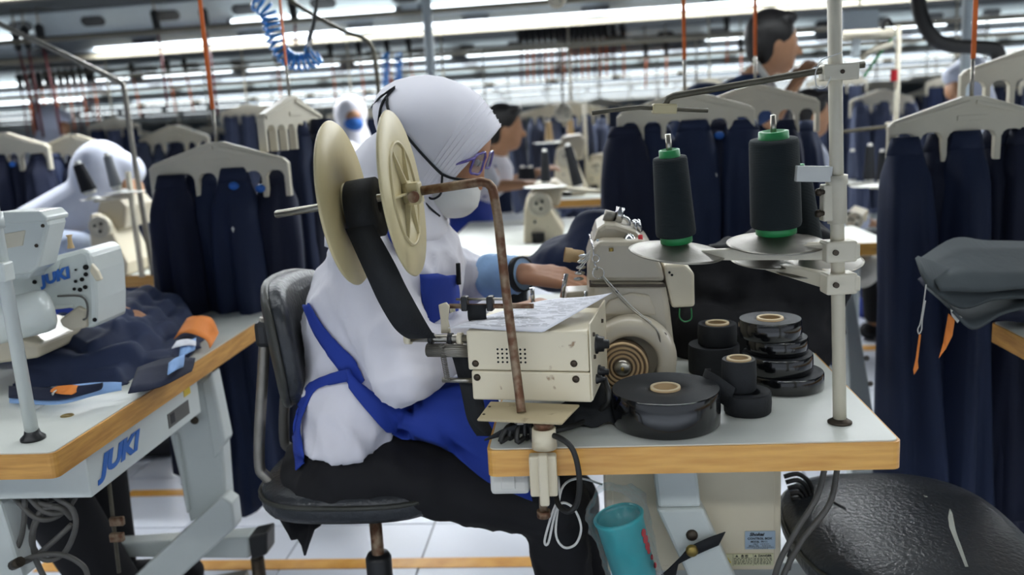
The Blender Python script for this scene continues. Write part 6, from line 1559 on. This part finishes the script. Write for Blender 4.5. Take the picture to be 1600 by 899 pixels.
# blue coiled air hose
bh = thing('coiled_hose', 'blue coiled air hose hanging at the top left of centre', 'hose', P(460, 100, 2.9))
core = smooth_path([P(398, 2, 2.9), P(418, 18, 2.9), P(424, 40, 2.9), P(432, 66, 2.9), P(445, 88, 2.9), P(462, 97, 2.9), P(482, 95, 2.9), P(496, 86, 2.9)], 30)
hel = []; nrm_ = V((0, 1, 0)); 
for i, p in enumerate(core):
    t = (core[min(i + 1, len(core) - 1)] - core[max(i - 1, 0)]).normalized(); e2 = t.cross(nrm_).normalized(); a = i * 2 * pi / 11.0
    hel.append(p + (nrm_ * cos(a) + e2 * sin(a)) * .026)
build(MB().tube(hel, .0045, 6), 'coil', m_bluehose, bh)
build(MB().cyl(P(479, 82, 2.9), P(487, 50, 2.9), .010, n=12), 'coupling', m_chrome, bh); build(MB().tube(smooth_path([P(487, 50, 2.9), P(492, 25, 2.9), P(496, -10, 2.9), P(498, -60, 2.9)], 4), .006, 7), 'supply_hose', m_blackcab, bh)
bh2 = thing('coiled_hose', 'small pale blue coiled hoses beside the brownish guide rod', 'hose', P(605, 130, 5.5))
for x in (602, 622):
    build(MB().tube([P(x, 82 + i * .5, 5.5) + V((.022 * cos(i * .7), .022 * sin(i * .7), 0)) for i in range(130)], .005, 5), 'coil', m_bluehose, bh2)
# top right: cable loom, hanging panel, cream plates
lm = thing('cable_loom', 'thick black cable loom sagging at the top right', 'cables', P(1450, 60, 4.0))
build(MB().tube(smooth_path([P(1434, -40, 4.0), P(1436, 10, 4.0), P(1446, 40, 4.0), P(1462, 62, 4.0), P(1490, 72, 4.0), P(1530, 74, 4.0), P(1556, 78, 4.0), P(1562, 100, 4.0)], 5), .032, 9), 'loom', m_blackcab, lm)
build(MB().tube(smooth_path([P(1440, -40, 4.0), P(1444, 12, 4.0), P(1456, 44, 4.0), P(1475, 64, 4.0), P(1500, 70, 3.98)], 5), .014, 7), 'cable', m_blackcab, lm)
hpnl = thing('sign_board', 'grey hanging board with blue lower edge right of the pole', 'panel', P(1343, 35, 5.0))
build(MB().box(P(1343, 33, 5.0), (.20, .03, .115)), 'panel', m_ptop, hpnl, bevel=.004); build(MB().box(P(1343, 50, 5.0), (.21, .035, .02)), 'blue_edge', m_blue, hpnl)
build(MB().cyl(P(1343, 20, 5.0), V((P(1343, 20, 5.0).x, 5.0, 1.95)), .006, n=8), 'hanger_rod', m_steel, hpnl)
def round_plate(px, py, Y, R, label, top):
    r = thing('round_plate', label, 'plate', P(px, py, Y)); c = P(px, py, Y)
    d = build(MB().lathe([(0, -.006), (R - .003, -.006), (R, 0), (R - .003, .006), (0, .006)], c, GV, 32), 'disc', m_plast, r)
    for dx, dz in ((-.4, 0), (.3, .35), (.35, -.3)): build(MB().cyl(c + V((dx * R, -.009, dz * R)), c + V((dx * R, -.004, dz * R)), R * .08, n=8), 'hole', m_hdark, d)
    build(MB().cyl(c + UP * R * .8, V((c.x, c.y, P(px, top, Y).z)), .006, n=8), 'stem', m_bronze, r)
round_plate(870, -2, 2.9, .030, 'round cream plate at the top centre edge', -40); round_plate(880, 177, 5.24, .055, 'round cream plate in front of the far grey trousers', 70)
# far grey trousers on cream hangers
rack((880, 160), 5.6, [812, 836, 862, 890, 915, 940], 186, 330, 'far cream hanger with grey trousers above the middle machine', ['%s grey trousers from the left on the far hanger above the middle machine' % nth(i) for i in range(6)], 'grey trousers above the middle machine', 200, 26, .12, m_slate, strap=False, w=.56)
rack((1378, 140), 5.2, [1345, 1365, 1385, 1405, 1422], 158, 330, 'far cream hanger with grey trousers right of the pole', ['%s grey trousers from the left on the far hanger right of the pole' % nth(i) for i in range(5)], 'grey trousers right of the pole', 210, 24, .12, m_slate, strap=False, w=.36)
tag(build(MB().cyl(L3(-3.5, 5.35, 1.62), L3(4.0, 5.35, 1.62), .012, n=8), 'conveyor_rail', m_rail), 'thin conveyor rail carrying the far grey trousers', 'overhead rail')

# ---- far rows: hangers with trousers, tables and machines
rr = random.Random(21)
proto_t = {}
def far_trousers(p, L, w, m, label, group):
    key = m.name
    if key not in proto_t:
        mb = MB(); rows = []
        for j in range(7):
            h = j / 6; rows.append([V((.5 * interp([(0, .85), (.3, 1), (1, 1.15)], h) * cos(a) * (1 + .10 * sin(5 * a + h)), .4 * sin(a) * (1 + .18 * sin(4 * a + 1 + h)), 1 - h)) for a in [2 * pi * k / 18 for k in range(18)]])
        mb.loft(rows); o = build(mb, 'hanging_trousers', m, origin=V((0, 0, 0))); proto_t[key] = o.data
    else:
        o = bpy.data.objects.new('hanging_trousers', proto_t[key]); COL.objects.link(o)
    o.scale = (w, w, L); o.location = (p.x, p.y, p.z - L); o.rotation_euler = (0, 0, rr.uniform(-.1, .1))
    tag(o, label, 'trousers', group)
hp_me = None
for ri, (t, n, nm) in enumerate(((6.7, 9, 'first'), (8.8, 11, 'second'), (11.6, 13, 'third'), (15.5, 14, 'fourth'), (21, 15, 'fifth'))):
    for i in range(n):
        s = (-.56 + 1.12 * (i + .5) / n) * t * 1.05 + rr.uniform(-.2, .2)
        p = G(s, t + rr.uniform(-.012, .012), 1.36 + rr.uniform(-.05, .08))
        if hp_me is None:
            o = build(MB().prism(hanger_poly(.42), (0, .011, 0), (1, 0, 0), (0, 0, 1), .022).cyl((0, 0, -.02), (0, 0, .55), .008, n=6), 'garment_hanger', m_plast, origin=V((0, 0, 0))); hp_me = o.data
        else:
            o = bpy.data.objects.new('garment_hanger', hp_me); COL.objects.link(o)
        o.location = p; o.rotation_euler = (0, 0, -ROW_A + rr.uniform(-.15, .15))
        tag(o, '%s cream hanger from the left in the %s far row' % (nth(i), nm), 'hanger', 'cream hangers in the %s far row' % nm)
        for k in range(3):
            far_trousers(p + V((-.13 + .13 * k, rr.uniform(-.008, .008), -.095)), rr.uniform(.9, 1.0), .14, rr.choice((m_navy2, m_navy, m_slate, m_slate)), '%s trousers on the %s hanger of the %s far row' % (('left', 'middle', 'right')[k], nth(i), nm), 'trousers in the %s far row' % nm)
    tag(build(MB().cyl(G(-.62 * t, t, 1.91), G(.62 * t, t, 1.91), .018, n=8), 'conveyor_rail', m_rail), 'conveyor rail above the %s far row of trousers' % nm, 'overhead rail')
# far work benches
bm_ = None
for t, n, nm in ((7.7, 6, 'nearest'), (10.2, 7, 'middle'), (13.5, 8, 'farthest')):
    for i in range(n):
        s = (-.5 + (i + .5) / n) * t * 1.1
        mb = MB(); 
        if bm_ is None:
            mb.prism(rrect(-.3, .3, -.5, .5, .02), (0, 0, .71), (1, 0, 0), (0, 1, 0), .04)
            o = build(mb, 'work_bench', m_lam, origin=V((0, 0, 0))); bm_ = o.data
            lm_ = MB()
            for x in (-.22, .22):
                for y in (-.4, .4): lm_.box((x, y, .355), (.05, .05, .71))
            leg_me = build(lm_, 'bench_frame', m_mach, o, local=True).data
            mc_ = MB().prism([(-.1, 0), (.14, 0), (.12, .10), (.05, .26), (-.06, .28), (-.09, .15)], (0, 0, .751), (1, 0, 0), (0, 0, 1), .16)
            mm_ = build(mc_, 'bench_machine', m_cream2, o, local=True, bevel=.02).data
        else:
            o = bpy.data.objects.new('work_bench', bm_); COL.objects.link(o)
            q = bpy.data.objects.new('bench_frame', leg_me); COL.objects.link(q); q.parent = o
            q = bpy.data.objects.new('bench_machine', mm_); COL.objects.link(q); q.parent = o
        o.location = G(s, t, 0); o.rotation_euler = (0, 0, -ROW_A)
        tag(o, '%s work bench from the left in the %s distant bench row' % (nth(i), nm), 'work bench', 'distant work benches')
